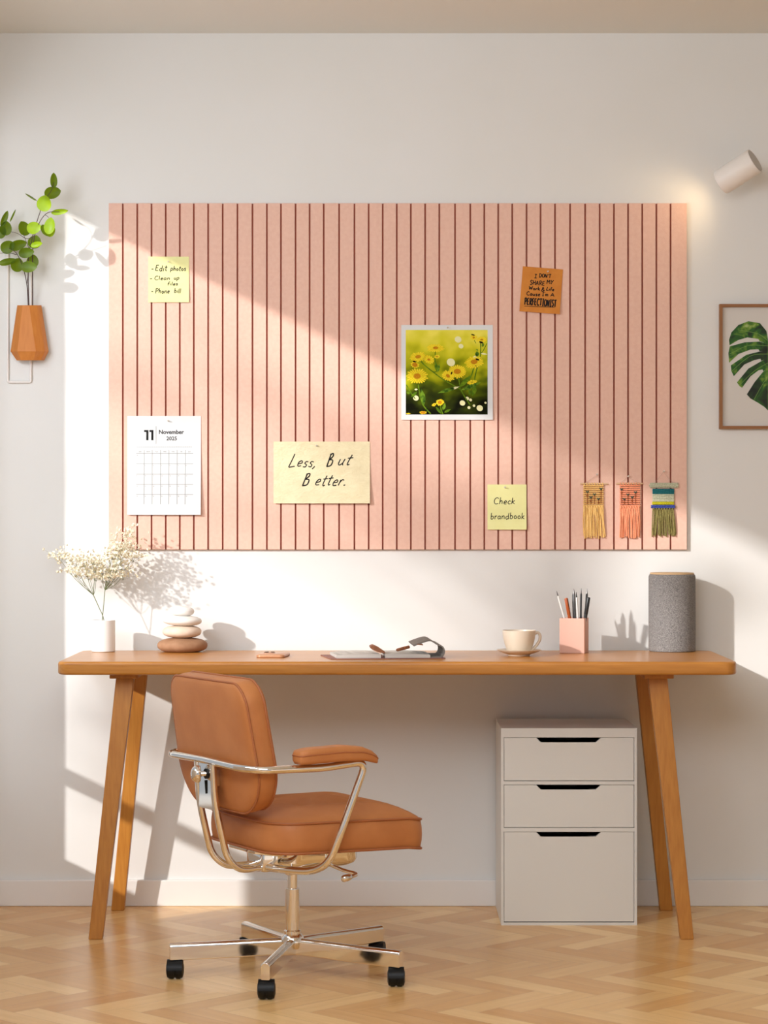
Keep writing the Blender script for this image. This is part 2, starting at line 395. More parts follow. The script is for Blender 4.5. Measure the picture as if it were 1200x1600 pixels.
cal, w_, h_, sf = paper('wall_calendar', 199, 650, 314, 804.5, M['white_paper'], curl=.010)
tag(cal, 'white November 2025 calendar sheet pinned at the lower left of the board', 'calendar')
cxc, czc = 256.5, 727.25
def text_bm(bm, s_, size, x, z, bold=0, align='LEFT', wide=1.0):
    cu = bpy.data.curves.new('lettering', 'FONT'); cu.body = s_; cu.size = size; cu.align_x = align; cu.offset = bold; cu.resolution_u = 3
    o = bpy.data.objects.new('lettering', cu); COL.objects.link(o)
    dg = bpy.context.evaluated_depsgraph_get(); me = bpy.data.meshes.new_from_object(o.evaluated_get(dg))
    bpy.data.objects.remove(o); bpy.data.curves.remove(cu)
    vs = [bm.verts.new((x+v.co.x*wide, 0, z+v.co.y)) for v in me.vertices]
    for p in me.polygons:
        try: bm.faces.new([vs[i] for i in p.vertices])
        except ValueError: pass
    bpy.data.meshes.remove(me)
cz = lambda py: -(py-czc)*k
cxx = lambda px: (px-cxc)*k
def one(x0, x1):
    """heavy numeral one"""
    P = [(x1, 672), (x1, 688), (x1-3.4, 688), (x1-3.4, 675), (x0, 675), (x0, 672)]
    bm.faces.new([bm.verts.new((cxx(a), 0, cz(b))) for a, b in P])
bm = B(); one(225.2, 232); one(233.6, 239.8); obj('month_number', lay(bm, sf), M['ink'], cal, 0)
bm = B(); text_bm(bm, 'November', .0165, cxx(248), cz(678), .00045); text_bm(bm, '2025', .0155, cxx(260), cz(688), .0003); obj('month_name', lay(bm, sf), M['dark_ink'], cal, 0)
bm = B()
def rule(x0, y0, x1, y1, t=.4):
    v = [(x0-t*(x0 == x1), y0-t*(y0 == y1)), (x1+t*(x0 == x1), y0-t*(y0 == y1)), (x1+t*(x0 == x1), y1+t*(y0 == y1)), (x0-t*(x0 == x1), y1+t*(y0 == y1))]
    n = 6
    for i in range(n):
        a = [(v[0][0]+(v[1][0]-v[0][0])*i/n, v[0][1]), (v[0][0]+(v[1][0]-v[0][0])*(i+1)/n, v[0][1]), (v[0][0]+(v[1][0]-v[0][0])*(i+1)/n, v[2][1]), (v[0][0]+(v[1][0]-v[0][0])*i/n, v[2][1])] if y0 == y1 else \
            [(v[0][0], v[0][1]+(v[2][1]-v[0][1])*i/n), (v[1][0], v[0][1]+(v[2][1]-v[0][1])*i/n), (v[1][0], v[0][1]+(v[2][1]-v[0][1])*(i+1)/n), (v[0][0], v[0][1]+(v[2][1]-v[0][1])*(i+1)/n)]
        bm.faces.new([bm.verts.new((cxx(p), 0, cz(q))) for p, q in a])
rule(244, 666, 244, 694)
for i in range(30): rule(214.5+i*2.87, 698.3, 214.5+i*2.87+2.1, 698.3, .45)
cols = [212.5, 225.3, 238, 251, 264, 277, 289.5]
rows = [708.7, 724.8, 741, 757, 772.7]
for x in cols[1:]: rule(x, 703, x, 788)
for y in rows: rule(213, y, 302, y)
for x, d in zip(cols, ('SUN', 'MON', 'TUE', 'WED', 'THU', 'FRI', 'SAT')): text_bm(bm, d, .0044, cxx(x+6.6), cz(706.6), .00012, 'CENTER')
days = [(0, 0, '30'), (0, 6, '1')]+[(1+(d-2)//7, (d-2) % 7, str(d)) for d in range(2, 30)]
for r_, c_, d in days: text_bm(bm, d, .004, cxx(cols[c_]+1), cz(rows[r_]+3.4), .00012)
obj('day_grid', lay(bm, sf), M['grey_ink'], cal, 0)
pin(262, 658, 'small clear pin holding the November calendar')

card, w_, h_, sf = paper('paper_card', 427.5, 690, 578, 786.5, M['cream_paper'], curl=.011)
tag(card, 'textured cream card with handwritten "Less, But Better." on the lower board', 'card')
card['label'] = 'textured cream card with large two-line handwriting pinned beside the calendar'
bm = B(); qx, qz = 502.75, 738.25
q = lambda px, py: ((px-qx)*k, -(py-qz)*k)
def wr(bm, t, px, py, size, wd, r, **kw):
    x, z = q(px, py); write(bm, t, x, z, size, r, 0, width=wd*k, **kw)
wr(bm, 'L', 450, 730, .039, 12, .0015, slant=.3); wr(bm, 'ess,', 463, 729.5, .031, 32, .0015, slant=.4)
wr(bm, 'B', 509, 729, .038, 10, .0018, slant=.35); wr(bm, 'ut', 526, 727, .033, 22, .0015, slant=.42)
obj('handwriting', lay(bm, sf), M['ink'], card, 60); bm = B()
wr(bm, 'B', 471, 759, .036, 11, .0018, slant=.35); wr(bm, 'etter.', 491, 758.5, .032, 50, .0015, slant=.4)
obj('handwriting', lay(bm, sf), M['ink'], card, 60)
pin(493, 697, 'thin pin holding the cream handwritten card', (.6, .3))

onote, w_, h_, sf = paper('sticky_note', 814, 418.5, 877, 489, M['orange_paper'], rot=math.radians(4.5), curl=.009)
tag(onote, 'tilted orange sticky note with bold black handwriting at the upper right of the board', 'sticky note')
bm = B(); qx, qz = 845.5, 453.7
for t, px, py, sz, wd, r in (('I', 833, 435, .0105, 5, .00115), ("DON'T", 840.5, 433.5, .0105, 19, .00115), ('SHARE', 827, 446, .0125, 24, .00115), ('MY', 853, 443, .0115, 11, .00115), ('Work', 826, 454, .0105, 18, .00115), ('&', 845.5, 455, .011, 6, .00115), ('Life', 853, 453.5, .0105, 13, .00115), ('Cause', 823, 463, .0105, 22, .00115), ("I'm", 847.5, 462, .0105, 10, .00115), ('A', 860.5, 462, .010, 7, .00115)):
    wr(bm, t, px, py, sz, wd, r, slant=.02)
wr(bm, 'PERFECTIONIST', 821, 478, .0195, 50, .0017, slant=.0)
x0, z0_ = q(821, 480.5); x1, z1_ = q(868, 478.8); tube(bm, [(x0, 0, z0_), ((x0+x1)/2, 0, (z0_+z1_)/2), (x1, 0, z1_)], .0008, 6, flat=((0, 1, 0), .35))
obj('handwriting', lay(bm, sf), M['ink'], onote, 60)
pin(855, 425, 'small clear pin holding the tilted orange note')

note, w_, h_, sf = paper('sticky_note', 761.5, 757, 822.5, 827.5, M['yellow_paper'], curl=.008)
tag(note, 'yellow sticky note with two handwritten words at the lower right of the board', 'sticky note')
bm = B(); qx, qz = 792, 792.2
wr(bm, 'Check', 771, 787.5, .0185, 34, .00105); obj('handwriting', lay(bm, sf), M['ink'], note, 60); bm = B()
wr(bm, 'brandbook', 766, 811, .0185, 54, .001, slant=.08)
obj('handwriting', lay(bm, sf), M['ink'], note, 60)
pin(788, 762, 'small clear pin holding the two-word yellow note')

# ---- flower photograph
def picture_bg():
    m = bpy.data.materials.new('blurred meadow'); m.use_nodes = True; N = m.node_tree.nodes; L = m.node_tree.links; p = N['Principled BSDF']
    tc = N.new('ShaderNodeTexCoord'); sp = N.new('ShaderNodeSeparateXYZ'); L.new(tc.outputs['Generated'], sp.inputs[0])
    n = N.new('ShaderNodeTexNoise'); n.inputs['Scale'].default_value = 4.2; n.inputs['Detail'].default_value = 1.5; L.new(tc.outputs['Generated'], n.inputs[0])
    ma = N.new('ShaderNodeMath'); ma.operation = 'MULTIPLY_ADD'; L.new(n.outputs['Fac'], ma.inputs[0]); ma.inputs[1].default_value = .85; 
    mb = N.new('ShaderNodeMath'); mb.operation = 'MULTIPLY_ADD'; L.new(sp.outputs['Z'], mb.inputs[0]); mb.inputs[1].default_value = .85; mb.inputs[2].default_value = -.30
    L.new(mb.outputs[0], ma.inputs[2]); r = N.new('ShaderNodeValToRGB'); L.new(ma.outputs[0], r.inputs[0])
    e = r.color_ramp.elements; e[0].position = .1; e[0].color = S(16, 18, 4); e[1].position = .98; e[1].color = S(240, 226, 90)
    for pos, c in ((.28, (46, 54, 8)), (.45, (88, 102, 12)), (.6, (164, 166, 18)), (.78, (214, 206, 44))):
        x = e.new(pos); x.color = S(*c)
    L.new(r.outputs[0], p.inputs['Base Color']); p.inputs['Roughness'].default_value = .9; p.inputs['Specular IOR Level'].default_value = .1
    return m
M['meadow'] = picture_bg()
M['petal'] = mat('printed yellow petals', S(250, 226, 56), .5, col2=S(238, 204, 30), scale=300)
M['disc'] = mat('printed flower centre', S(210, 146, 30), .5, col2=S(180, 112, 20), scale=600)
M['pstem'] = mat('printed stem green', S(112, 142, 26), .5, col2=S(70, 104, 20), scale=120)
M['pleaf'] = mat('printed leaf green', S(44, 78, 22), .5, col2=S(120, 156, 40), scale=90)
M['bokeh'] = mat('printed pale spots', S(236, 232, 176), .5)
M['dpetal'] = mat('printed dark spots', S(40, 32, 12), .5)
for k_ in ('petal', 'disc', 'pstem', 'pleaf', 'bokeh', 'dpetal'):
    pp = M[k_].node_tree.nodes['Principled BSDF']; pp.inputs['Roughness'].default_value = .9; pp.inputs['Specular IOR Level'].default_value = .1
fp, w_, h_, sf = paper('photo_print', 627, 508, 770, 656, M['white_paper'], curl=.004)
tag(fp, 'square white-bordered photo print of yellow daisies pinned near the board middle', 'photo print')
qx, qz = 698.5, 582
bm = B(); nq = 10
gr = [[bm.verts.new((q(634+127.8*i/nq, 0)[0], 0, q(0, 647.8-132.3*j/nq)[1])) for i in range(nq+1)] for j in range(nq+1)]
for j in range(nq):
    for i in range(nq): bm.faces.new((gr[j][i], gr[j][i+1], gr[j+1][i+1], gr[j+1][i]))
pic = obj('picture', lay(bm, sf, .0002), M['meadow'], fp, 60)
U = lambda u, v: q(610+u/6.667, 490+v/6.667)
def flat_poly(bm, pts, y, mi=0):
    try:
        f = bm.faces.new([bm.verts.new((x, y, z)) for x, z in pts]); f.material_index = mi
        if len(pts) > 5: bmesh.ops.triangulate(bm, faces=[f])
    except ValueError: pass
def ellipse(u, v, a, b_, rot=0, n=18):
    return [U(u+a*math.cos(t)*math.cos(rot)-b_*math.sin(t)*math.sin(rot), v+a*math.cos(t)*math.sin(rot)+b_*math.sin(t)*math.cos(rot)) for t in (2*PI*i/n for i in range(n))]
def ribbon(bm, pts, wd, y, mi=0):
    P = catmull([Vector((a, b, 0)) for a, b in pts], 5)
    for a, b in zip(P, P[1:]):
        d = (b-a); nn = Vector((-d.y, d.x, 0)).normalized()*wd/2
        flat_poly(bm, [U(*(a+nn)[:2]), U(*(b+nn)[:2]), U(*(b-nn)[:2]), U(*(a-nn)[:2])], y, mi)
bm = B()   # materials: 0 stem 1 leaf 2 petal 3 disc 4 pale 5 dark
for u, v, a in ((705, 270, 36), (630, 508, 44), (735, 340, 26), (930, 985, 34), (750, 932, 30), (800, 885, 20), (265, 880, 30), (870, 960, 14), (818, 980, 16), (990, 930, 12), (880, 455, 16), (835, 900, 16)):
    flat_poly(bm, ellipse(u, v, a, a*.9, .5), -.0002, 4)
for pts, wd in (([(468, 390), (465, 500), (480, 600), (440, 605)], 10), ([(300, 480), (370, 550), (440, 605), (540, 680), (650, 745), (730, 790)], 11), ([(730, 800), (715, 700), (700, 650)], 12), ([(730, 790), (770, 860), (830, 950)], 12),
                ([(870, 560), (845, 640), (810, 700)], 13), ([(905, 560), (885, 640), (870, 720)], 12), ([(940, 300), (940, 380), (935, 470)], 10), ([(1005, 310), (970, 380), (940, 420)], 8), ([(290, 740), (310, 860), (345, 960), (420, 1045)], 12), ([(520, 960), (530, 1010), (548, 1050)], 14), ([(165, 740), (210, 820), (260, 890)], 10), ([(860, 250), (890, 310)], 7)):
    ribbon(bm, pts, wd, -.0004, 0)
def leafp(u0, v0, u1, v1, wd, mi=1, y=-.0005):
    a = Vector((u0, v0)); b = Vector((u1, v1)); d = b-a; nn = Vector((-d.y, d.x)).normalized()*wd
    flat_poly(bm, [U(*a), U(*(a+d*.3+nn*.9)), U(*(a+d*.6+nn)), U(*b), U(*(a+d*.6-nn*.8)), U(*(a+d*.3-nn*.8))], y, mi)
leafp(730, 800, 945, 715, 24); leafp(700, 770, 490, 830, 22); leafp(720, 770, 835, 640, 26, 0); leafp(720, 760, 580, 808, 14, 4); leafp(480, 600, 470, 500, 18, 0); leafp(490, 615, 510, 520, 16)
leafp(850, 860, 890, 750, 26, 0); leafp(830, 860, 815, 770, 14, 0); leafp(350, 960, 320, 780, 28); leafp(560, 1030, 630, 995, 14, 0); leafp(545, 1010, 570, 930, 18); leafp(530, 1045, 470, 970, 14, 0); leafp(905, 450, 900, 390, 24); leafp(890, 370, 915, 385, 8); leafp(960, 350, 965, 300, 14); leafp(215, 870, 280, 810, 18, 0); leafp(940, 415, 1012, 425, 9, 4); leafp(165, 820, 215, 830, 14, 0); leafp(250, 790, 285, 790, 10, 4)
obj('stems', lay(bm, sf, .0002), [M['pstem'], M['pleaf'], M['petal'], M['disc'], M['bokeh'], M['dpetal']], pic, 0)
def daisy(u, v, a, b_, n=20, rot=0, disc=.36, y=-.0007, dy=0):
    bm = B(); ph = random.random()
    for i in range(n):
        t = 2*PI*(i+ph*.5)/n; rr = random.uniform(.88, 1.06); hw = .85*PI/n
        pts = []
        for f_, h2 in ((.2, hw*.9), (.75, hw*1.05), (.95, hw*.7), (1.0, 0), (.95, -hw*.7), (.75, -hw*1.05), (.2, -hw*.9)):
            x = a*f_*rr*math.cos(t+h2); z = b_*f_*rr*math.sin(t+h2)
            pts.append(U(u+x*math.cos(rot)-z*math.sin(rot), v+x*math.sin(rot)+z*math.cos(rot)))
        flat_poly(bm, pts, y-.00001*(i % 2), 2)
    flat_poly(bm, ellipse(u, v+dy, a*disc*.85, b_*disc*.88, rot), y-.0001, 3)
    obj('daisy', lay(bm, sf, .0002), [M['pstem'], M['pleaf'], M['petal'], M['disc'], M['bokeh'], M['dpetal']], pic, 0)
daisy(470, 362, 92, 45, 20, 0, .36, dy=-5); daisy(288, 450, 92, 52, 20, -.1, .38); daisy(400, 480, 62, 44, 14, .3, .3); daisy(485, 450, 34, 22, 10); daisy(255, 535, 48, 36, 10, .3, .7)
daisy(600, 650, 75, 52, 16, .5, .36); daisy(278, 652, 115, 86, 24, 0, .38); daisy(697, 603, 104, 74, 24, 0, .42, y=-.0009); daisy(872, 508, 100, 66, 22, -.1, .42, dy=-6); daisy(950, 272, 58, 34, 14, 0, .3); daisy(868, 250, 40, 30, 10); daisy(515, 925, 45, 36, 14, 0, .55); daisy(455, 950, 28, 16, 8, -.4, .2); daisy(340, 1032, 38, 18, 8, 0, .8); daisy(185, 1043, 28, 8, 8, 0, .2); daisy(850, 715, 60, 22, 10, -.2, .1)
bm = B()
for u, v, a, b2 in ((905, 478, 22, 9), (636, 622, 8, 16), (860, 222, 22, 6), (250, 500, 20, 8), (890, 545, 8, 5), (945, 300, 22, 10)): flat_poly(bm, ellipse(u, v, a, b2, .3, 10), -.0012, 5)
obj('dark_spots', lay(bm, sf, .0002), [M['pstem'], M['pleaf'], M['petal'], M['disc'], M['bokeh'], M['dpetal']], pic, 0)
pin(698.5, 512.5, 'small clear pin holding the square daisy photo')

# ------------------------------------------------------------------ woven wall hangings
M['yarn_y'] = mat('yellow yarn', S(248, 206, 132), .9, col2=S(236, 186, 106), scale=350)
M['yarn_o'] = mat('coral yarn', S(248, 168, 128), .9, col2=S(236, 146, 106), scale=350)
M['yarn_g'] = mat('olive yarn', S(150, 138, 80), .9, col2=S(104, 96, 48), scale=350)
M['yarn_w'] = mat('pale yarn', S(214, 212, 186), .9, col2=S(176, 178, 148), scale=350)
M['yarn_t'] = mat('teal yarn', S(40, 128, 132), .9, col2=S(24, 100, 108), scale=350)
M['yarn_l'] = mat('lime yarn', S(204, 196, 32), .9)
M['yarn_b'] = mat('blue yarn', S(44, 62, 148), .9, col2=S(80, 96, 176), scale=350)
M['dowel'] = mat('dowel wood', S(216, 180, 140), .6)
M['stitch_s'] = mat('rust stitching', S(150, 74, 30), .9)
M['stitch_h'] = mat('dark green stitching', S(52, 78, 66), .9)
M['cord'] = mat('thin cord', S(200, 170, 155), .8)
W = lambda u, v, y=YB: at(890+u/6.316, 730+v/6.316, y)
def weave(bm, u0, u1, v0, v1, Y, rows, r, mi=0, slant=8):
    """rows of twisted yarn laid side by side"""
    n = max(4, int((u1-u0)/10))
    for j in range(rows):
        v = v0+(v1-v0)*(j+.5)/rows
        for i in range(n):
            a = u0+(u1-u0)*i/n; b2 = u0+(u1-u0)*(i+1)/n; s_ = slant if j % 2 else -slant
            tube(bm, [W(a, v-s_*.5, Y), W((a+b2)/2, v, Y-.0009), W(b2, v+s_*.5, Y)], [r*.75, r*1.15, r*.75], 6, mi)
def hanging(label, rod, body, v_rod, v_body, v_end, fr, pinuv, yarn, flowers, kind):
    t = thing('wall_hanging', label, 'wall hanging', W((rod[0]+rod[1])/2, v_rod), 0, 'woven wall hangings on the board')
    t0 = Vector(t.location); parts = []
    Y0 = YB-.0035
    bm = B(); tube(bm, [W(rod[0], v_rod, Y0), W(rod[1], v_rod, Y0)], .0022 if kind < 2 else .0028, 10); parts.append(obj('rod', bm, M['dowel'] if kind < 2 else M['yarn_w'], t, 60))
    bm = B()
    if kind < 2:
        weave(bm, body[0], body[1], v_rod+10, v_body, Y0, 11, .0019, 0)
        for u in range(int(body[0]), int(body[1]), 26): tube(bm, [W(u+6, v_rod-10, Y0+.001), W(u+8, v_rod, Y0-.0034), W(u+14, v_rod+12, Y0)], .0013, 6)
        ms = yarn
    else:
        weave(bm, rod[0]+10, rod[1]-5, v_rod-22, v_rod+24, Y0, 4, .0022, 0); weave(bm, body[0], body[1], v_rod+36, v_rod+86, Y0, 4, .0021, 1)
        weave(bm, body[0], body[1], v_rod+90, v_rod+160, Y0, 5, .0021, 0, 16); weave(bm, body[0]-4, body[1], v_rod+164, v_rod+192, Y0, 2, .0021, 2); weave(bm, body[0]-14, body[1]+10, v_rod+196, v_rod+226, Y0-.001, 2, .0027, 3)
        ms = [M['yarn_w'], M['yarn_t'], M['yarn_l'], M['yarn_b']]
    wv = obj('woven_panel', bm, ms, t, 60); parts.append(wv)
    if flowers:
        bm = B()
        for u, v0, v1 in flowers:
            tube(bm, [W(u, v0, Y0-.0028), W(u, v1, Y0-.0028)], .0009, 6, 0)
            tube(bm, [W(u-11, v0+30, Y0-.0028), W(u, v0+42, Y0-.003), W(u+11, v0+30, Y0-.0028)], .0007, 6, 0)
            for s_ in (-1, 1): tube(bm, [W(u, v0+6, Y0-.003), W(u+s_*13, v0-12, Y0-.003)], [.0017, .0012], 6, 1)
            tube(bm, [W(u, v0+8, Y0-.003), W(u, v0-4, Y0-.003)], .0022, 6, 1)
        st = obj('flower_stitching', bm, [M['stitch_s'], M['stitch_h']], t, 60); parts.append(st)
    bm = B(); nS = 26
    for i in range(nS):
        f_ = (i+.5)/nS; ua = body[0]+(body[1]-body[0])*f_; ub = fr[0]+(fr[1]-fr[0])*f_+random.uniform(-9, 9)
        P = [W(ua, v_body-(8 if kind < 2 else -4), Y0), W(ua+random.uniform(-5, 5), v_body+40, Y0-random.uniform(0, .003)), W((ua+ub)/2+random.uniform(-7, 7), (v_body+v_end)/2, Y0-random.uniform(0, .004)), W(ub, v_end+random.uniform(-14, 16), Y0-random.uniform(-.001, .003))]
        tube(bm, catmull(P, 3), [.0012]+[.0017]*9, 6)
    nk = 8
    for i in range(nk): 
        u = body[0]+(body[1]-body[0])*(i+.5)/nk; tube(bm, [W(u-6, v_body-4, Y0-.0015), W(u, v_body+4, Y0-.003), W(u+4, v_body+22, Y0-.001)], [.0015, .0023, .0012], 6)
    parts.append(obj('fringe', bm, yarn, t, 60))
    bm = B(); tube(bm, [W(rod[0]+45, v_rod-8, Y0), W(pinuv[0], pinuv[1]+4, YB-.0035), W(rod[1]-45, v_rod-8, Y0)], .00045, 5)
    parts.append(obj('hanging_cord', bm, M['cord'], t, 60))
    for p in parts:
        for v in p.data.vertices: v.co -= t0
    return t
hanging('yellow fringed wall hanging with small stitched flowers, leftmost of the three on the board', (105, 375), (135, 335), 165, 385, 690, (138, 358), (265, 75), M['yarn_y'], [(175, 245, 365), (210, 300, 365), (245, 270, 365), (285, 315, 360), (310, 215, 355)], 0)
hanging('coral fringed wall hanging with small stitched flowers between the yellow and the olive ones', (460, 722), (495, 695), 162, 390, 690, (488, 700), (573, 92), M['yarn_o'], [(513, 220, 355), (540, 318, 362), (575, 272, 362), (617, 298, 362), (650, 250, 362)], 1)
hanging('olive fringed wall hanging with teal, lime and blue woven bands, rightmost on the board', (785, 1075), (820, 1030), 178, 405, 672, (805, 1050), (925, 45), M['yarn_g'], None, 2)
for (u, v), l in (((265, 72), 'clear pin above the yellow wall hanging'), ((573, 90), 'clear pin above the coral wall hanging'), ((925, 42), 'clear pin above the olive wall hanging')):
    pin(890+u/6.316, 730+v/6.316, l, (.3, .1), YB-.0005)

# ------------------------------------------------------------------ wall spotlight
t = thing('wall_spotlight', 'white cylindrical wall spotlight aimed down at the upper right corner of the board', 'wall lamp', at(1156, 268, 0))
t0 = Vector(t.location)
a0 = at(1180, 251, -.165); ax = Vector((-.50*1.62, .44, -.50)).normalized(); L_ = .118; R_ = .037
def along(bm, prof, a, ax, n=40):
    """lathe about an arbitrary axis"""
    up = Vector((0, 0, 1)); e1 = ax.cross(up).normalized(); e2 = e1.cross(ax)
    rings = [[bm.verts.new(a+ax*h+(e1*math.cos(2*PI*k/n)+e2*math.sin(2*PI*k/n))*max(r, 1e-5)-t0) for k in range(n)] for r, h in prof]
    for A, C in zip(rings, rings[1:]):
        for k in range(n): bm.faces.new((A[k], A[(k+1) % n], C[(k+1) % n], C[k]))
    bm.faces.new(rings[0]); bm.faces.new(rings[-1])
bm = B(); along(bm, [(R_-.002, .0015), (R_-.0005, 0), (R_, .001), (R_, L_-.006), (R_-.003, L_), (R_-.006, L_), (R_-.006, L_-.03)], a0, ax); obj('lamp_housing', bm, M['lamp'], t)
bm = B(); along(bm, [(R_-.004, -.0004), (R_-.004, .001)], a0, ax); obj('end_cap', bm, mat('lamp cap', S(196, 186, 176), .5), t)
em = bpy.data.materials.new('lit bulb'); em.use_nodes = True; e_ = em.node_tree.nodes['Principled BSDF']; e_.inputs['Emission Color'].default_value = (1, .8, .55, 1); e_.inputs['Emission Strength'].default_value = 6
bm = B(); along(bm, [(.012, L_-.030), (.018, L_-.022), (.016, L_-.014), (.006, L_-.009)], a0, ax, 20); obj('bulb', bm, em, t)
mid = a0+ax*L_*.5
bm = B(); tube(bm, [mid-t0+Vector((0, .03, 0)), Vector((mid.x, -.005, mid.z))-t0], .008, 16); tube(bm, [Vector((mid.x, -.012, mid.z))-t0, Vector((mid.x, 0, mid.z))-t0], .026, 28); obj('wall_mount', bm, M['lamp'], t)
sp_d = bpy.data.lights.new('spotlight_beam', 'SPOT'); sp_d.energy = .55; sp_d.color = (1, .72, .40); sp_d.spot_size = math.radians(125); sp_d.spot_blend = .9; sp_d.shadow_soft_size = .014
sp = bpy.data.objects.new('spotlight_beam', sp_d); COL.objects.link(sp); sp.parent = t; sp.location = a0+ax*(L_-.004)-t0; sp.rotation_euler = ax.to_track_quat('-Z', 'Y').to_euler()

# ------------------------------------------------------------------ framed leaf print
t = thing('framed_print', 'thin brown framed picture of a green monstera leaf on the right wall area', 'picture', at(1198, 572, 0))
t['label'] = 'thin brown framed picture of a green split leaf, hung right of the board'
t0 = Vector(t.location); FD = .018; s = sc(-FD)
fx0, fx1, fz0, fz1 = at(1124.5, 0, -FD).x, at(1271.5, 0, -FD).x, at(0, 670, -FD).z, at(0, 475, -FD).z; ft = .0085
bm = B()
for a, b2 in (((fx0, -FD, fz0), (fx0+ft, 0, fz1)), ((fx1-ft, -FD, fz0), (fx1, 0, fz1)), ((fx0+ft, -FD, fz0), (fx1-ft, 0, fz0+ft)), ((fx0+ft, -FD, fz1-ft), (fx1-ft, 0, fz1))):
    box(bm, Vector(a)-t0, Vector(b2)-t0)
obj('frame', bm, M['frame'], t, 0)
bm = B(); box(bm, Vector((fx0+ft, -.008, fz0+ft))-t0, Vector((fx1-ft, 0, fz1-ft))-t0); ap = obj('print_paper', bm, M['artpaper'], t, 0)
V_ = lambda u, v: at(1060+u/3.2, 200+v/3.2, -.0088)-t0
lobes = [[(448, 1062), (440, 1015), (408, 976), (350, 966), (300, 985), (265, 1022), (253, 1060), (256, 1086), (300, 1060), (345, 1047), (400, 1055), (406, 1066), (448, 1080)],
         [(448, 1078), (404, 1068), (330, 1072), (257, 1092), (250, 1125), (253, 1174), (300, 1130), (360, 1108), (400, 1106), (406, 1116), (448, 1112)],
         [(448, 1110), (404, 1118), (340, 1134), (262, 1187), (265, 1215), (277, 1241), (330, 1182), (380, 1160), (410, 1154), (414, 1164), (448, 1152)],
         [(448, 1150), (414, 1166), (350, 1203), (293, 1272), (305, 1290), (318, 1299), (360, 1242), (400, 1212), (420, 1207), (424, 1216), (448, 1205)],
         [(448, 1203), (424, 1218), (380, 1272), (342, 1332), (360, 1352), (400, 1375), (430, 1395), (448, 1412)]]
lm = bpy.data.materials.new('painted leaf'); lm.use_nodes = True; N = lm.node_tree.nodes; LL = lm.node_tree.links; p = N['Principled BSDF']
tc = N.new('ShaderNodeTexCoord'); n = N.new('ShaderNodeTexNoise'); n.inputs['Scale'].default_value = 26; n.inputs['Detail'].default_value = 3; n.inputs['Distortion'].default_value = .8; LL.new(tc.outputs['Object'], n.inputs[0])
r = N.new('ShaderNodeValToRGB'); LL.new(n.outputs['Fac'], r.inputs[0]); e = r.color_ramp.elements; e[0].position = .3; e[0].color = S(10, 26, 8); e[1].position = .78; e[1].color = S(196, 204, 140)
for pos, c in ((.44, (22, 54, 14)), (.54, (34, 92, 18)), (.64, (110, 146, 40))): x = e.new(pos); x.color = S(*c)
LL.new(r.outputs[0], p.inputs['Base Color']); p.inputs['Roughness'].default_value = .6
bm = B()
for sgn in (1, -1):
    for P in lobes:
        f = bm.faces.new([bm.verts.new(V_(448+(u-448)*sgn, v)) for u, v in P]); bmesh.ops.triangulate(bm, faces=[f])
lf = obj('leaf_picture', bm, lm, ap, 0)
bm = B()
for P in ([(448, 1062), (448, 1250), (448, 1408)], [(448, 1066), (400, 1030), (300, 1010)], [(448, 1090), (350, 1088), (256, 1130)], [(448, 1130), (360, 1140), (268, 1215)], [(448, 1175), (380, 1215), (306, 1285)], [(448, 1240), (410, 1300), (380, 1355)]):
    for sgn in ((1, -1) if len(bm.verts) else (1,)): tube(bm, catmull([V_(448+(u-448)*sgn, v)+Vector((0, -.0002, 0)) for u, v in P], 4), .0006, 5, flat=((0, 1, 0), .3))
obj('leaf_veins', bm, mat('painted veins', S(120, 160, 70), .6), lf, 60)

# ------------------------------------------------------------------ wall vase with branches
t = thing('wall_vase', 'faceted orange wood wall vase hung on a white wire frame at the left edge', 'vase', at(46, 563, 0))
t0 = Vector(t.location)
def ring(xs, py, ys):
    return [at(x, py, y)-t0 for x, y in zip(xs, ys)]
bk = -.012
bm = B()
top = ring((27, 35, 45.5, 58, 64.6, 46), 477, (bk-.010, bk-.032, bk-.036, bk-.024, bk-.008, bk))
wid = ring((16.4, 27, 56, 70, 76, 46), 549, (bk-.014, bk-.046, bk-.056, bk-.034, bk-.010, bk))
bot = ring((26, 33, 52, 64, 69, 46), 563, (bk-.011, bk-.036, bk-.042, bk-.028, bk-.008, bk))
inn = [Vector((p.x*.82+(-.002), p.y*.82-.004, p.z)) for p in top]; deep = [p+Vector((0, 0, -.03)) for p in inn]
loft(bm, [bot, wid, top, inn, deep]); obj('vase_body', bm, M['orangewood'], t, 0)
bm = B(); yb = -.006
tube(bm, fillet([at(48, 480, yb)-t0, at(48, 597, yb)-t0, at(12, 597, yb)-t0, at(12, 392, yb)-t0, at(48, 392, yb)-t0, at(48, 480, yb)-t0], .006, 5), .0037, 10)
for px, py in ((12, 500), (48, 440)): tube(bm, [at(px, py, yb)-t0, at(px, py, 0)-t0], .0028, 8)
tube(bm, [at(48, 540, yb)-t0, at(48, 540, bk-.004)-t0], .003, 8)
obj('wire_frame', bm, M['wire'], t, 60)
M['euc'] = mat('eucalyptus leaf', S(72, 98, 8), .4, col2=S(92, 114, 10), scale=40)
euc = M['euc'].node_tree; tr = euc.nodes.new('ShaderNodeBsdfTranslucent'); tr.inputs[0].default_value = S(196, 222, 14); mxs = euc.nodes.new('ShaderNodeMixShader'); mxs.inputs[0].default_value = .25
outn = euc.nodes['Material Output']; euc.links.new(euc.nodes['Principled BSDF'].outputs[0], mxs.inputs[1]); euc.links.new(tr.outputs[0], mxs.inputs[2]); euc.links.new(mxs.outputs[0], outn.inputs[0])
M['euc_young'] = M['euc'].copy(); M['euc_young'].name = 'young eucalyptus leaf'  # brighter copy: sunlight put into the colour of chosen leaves
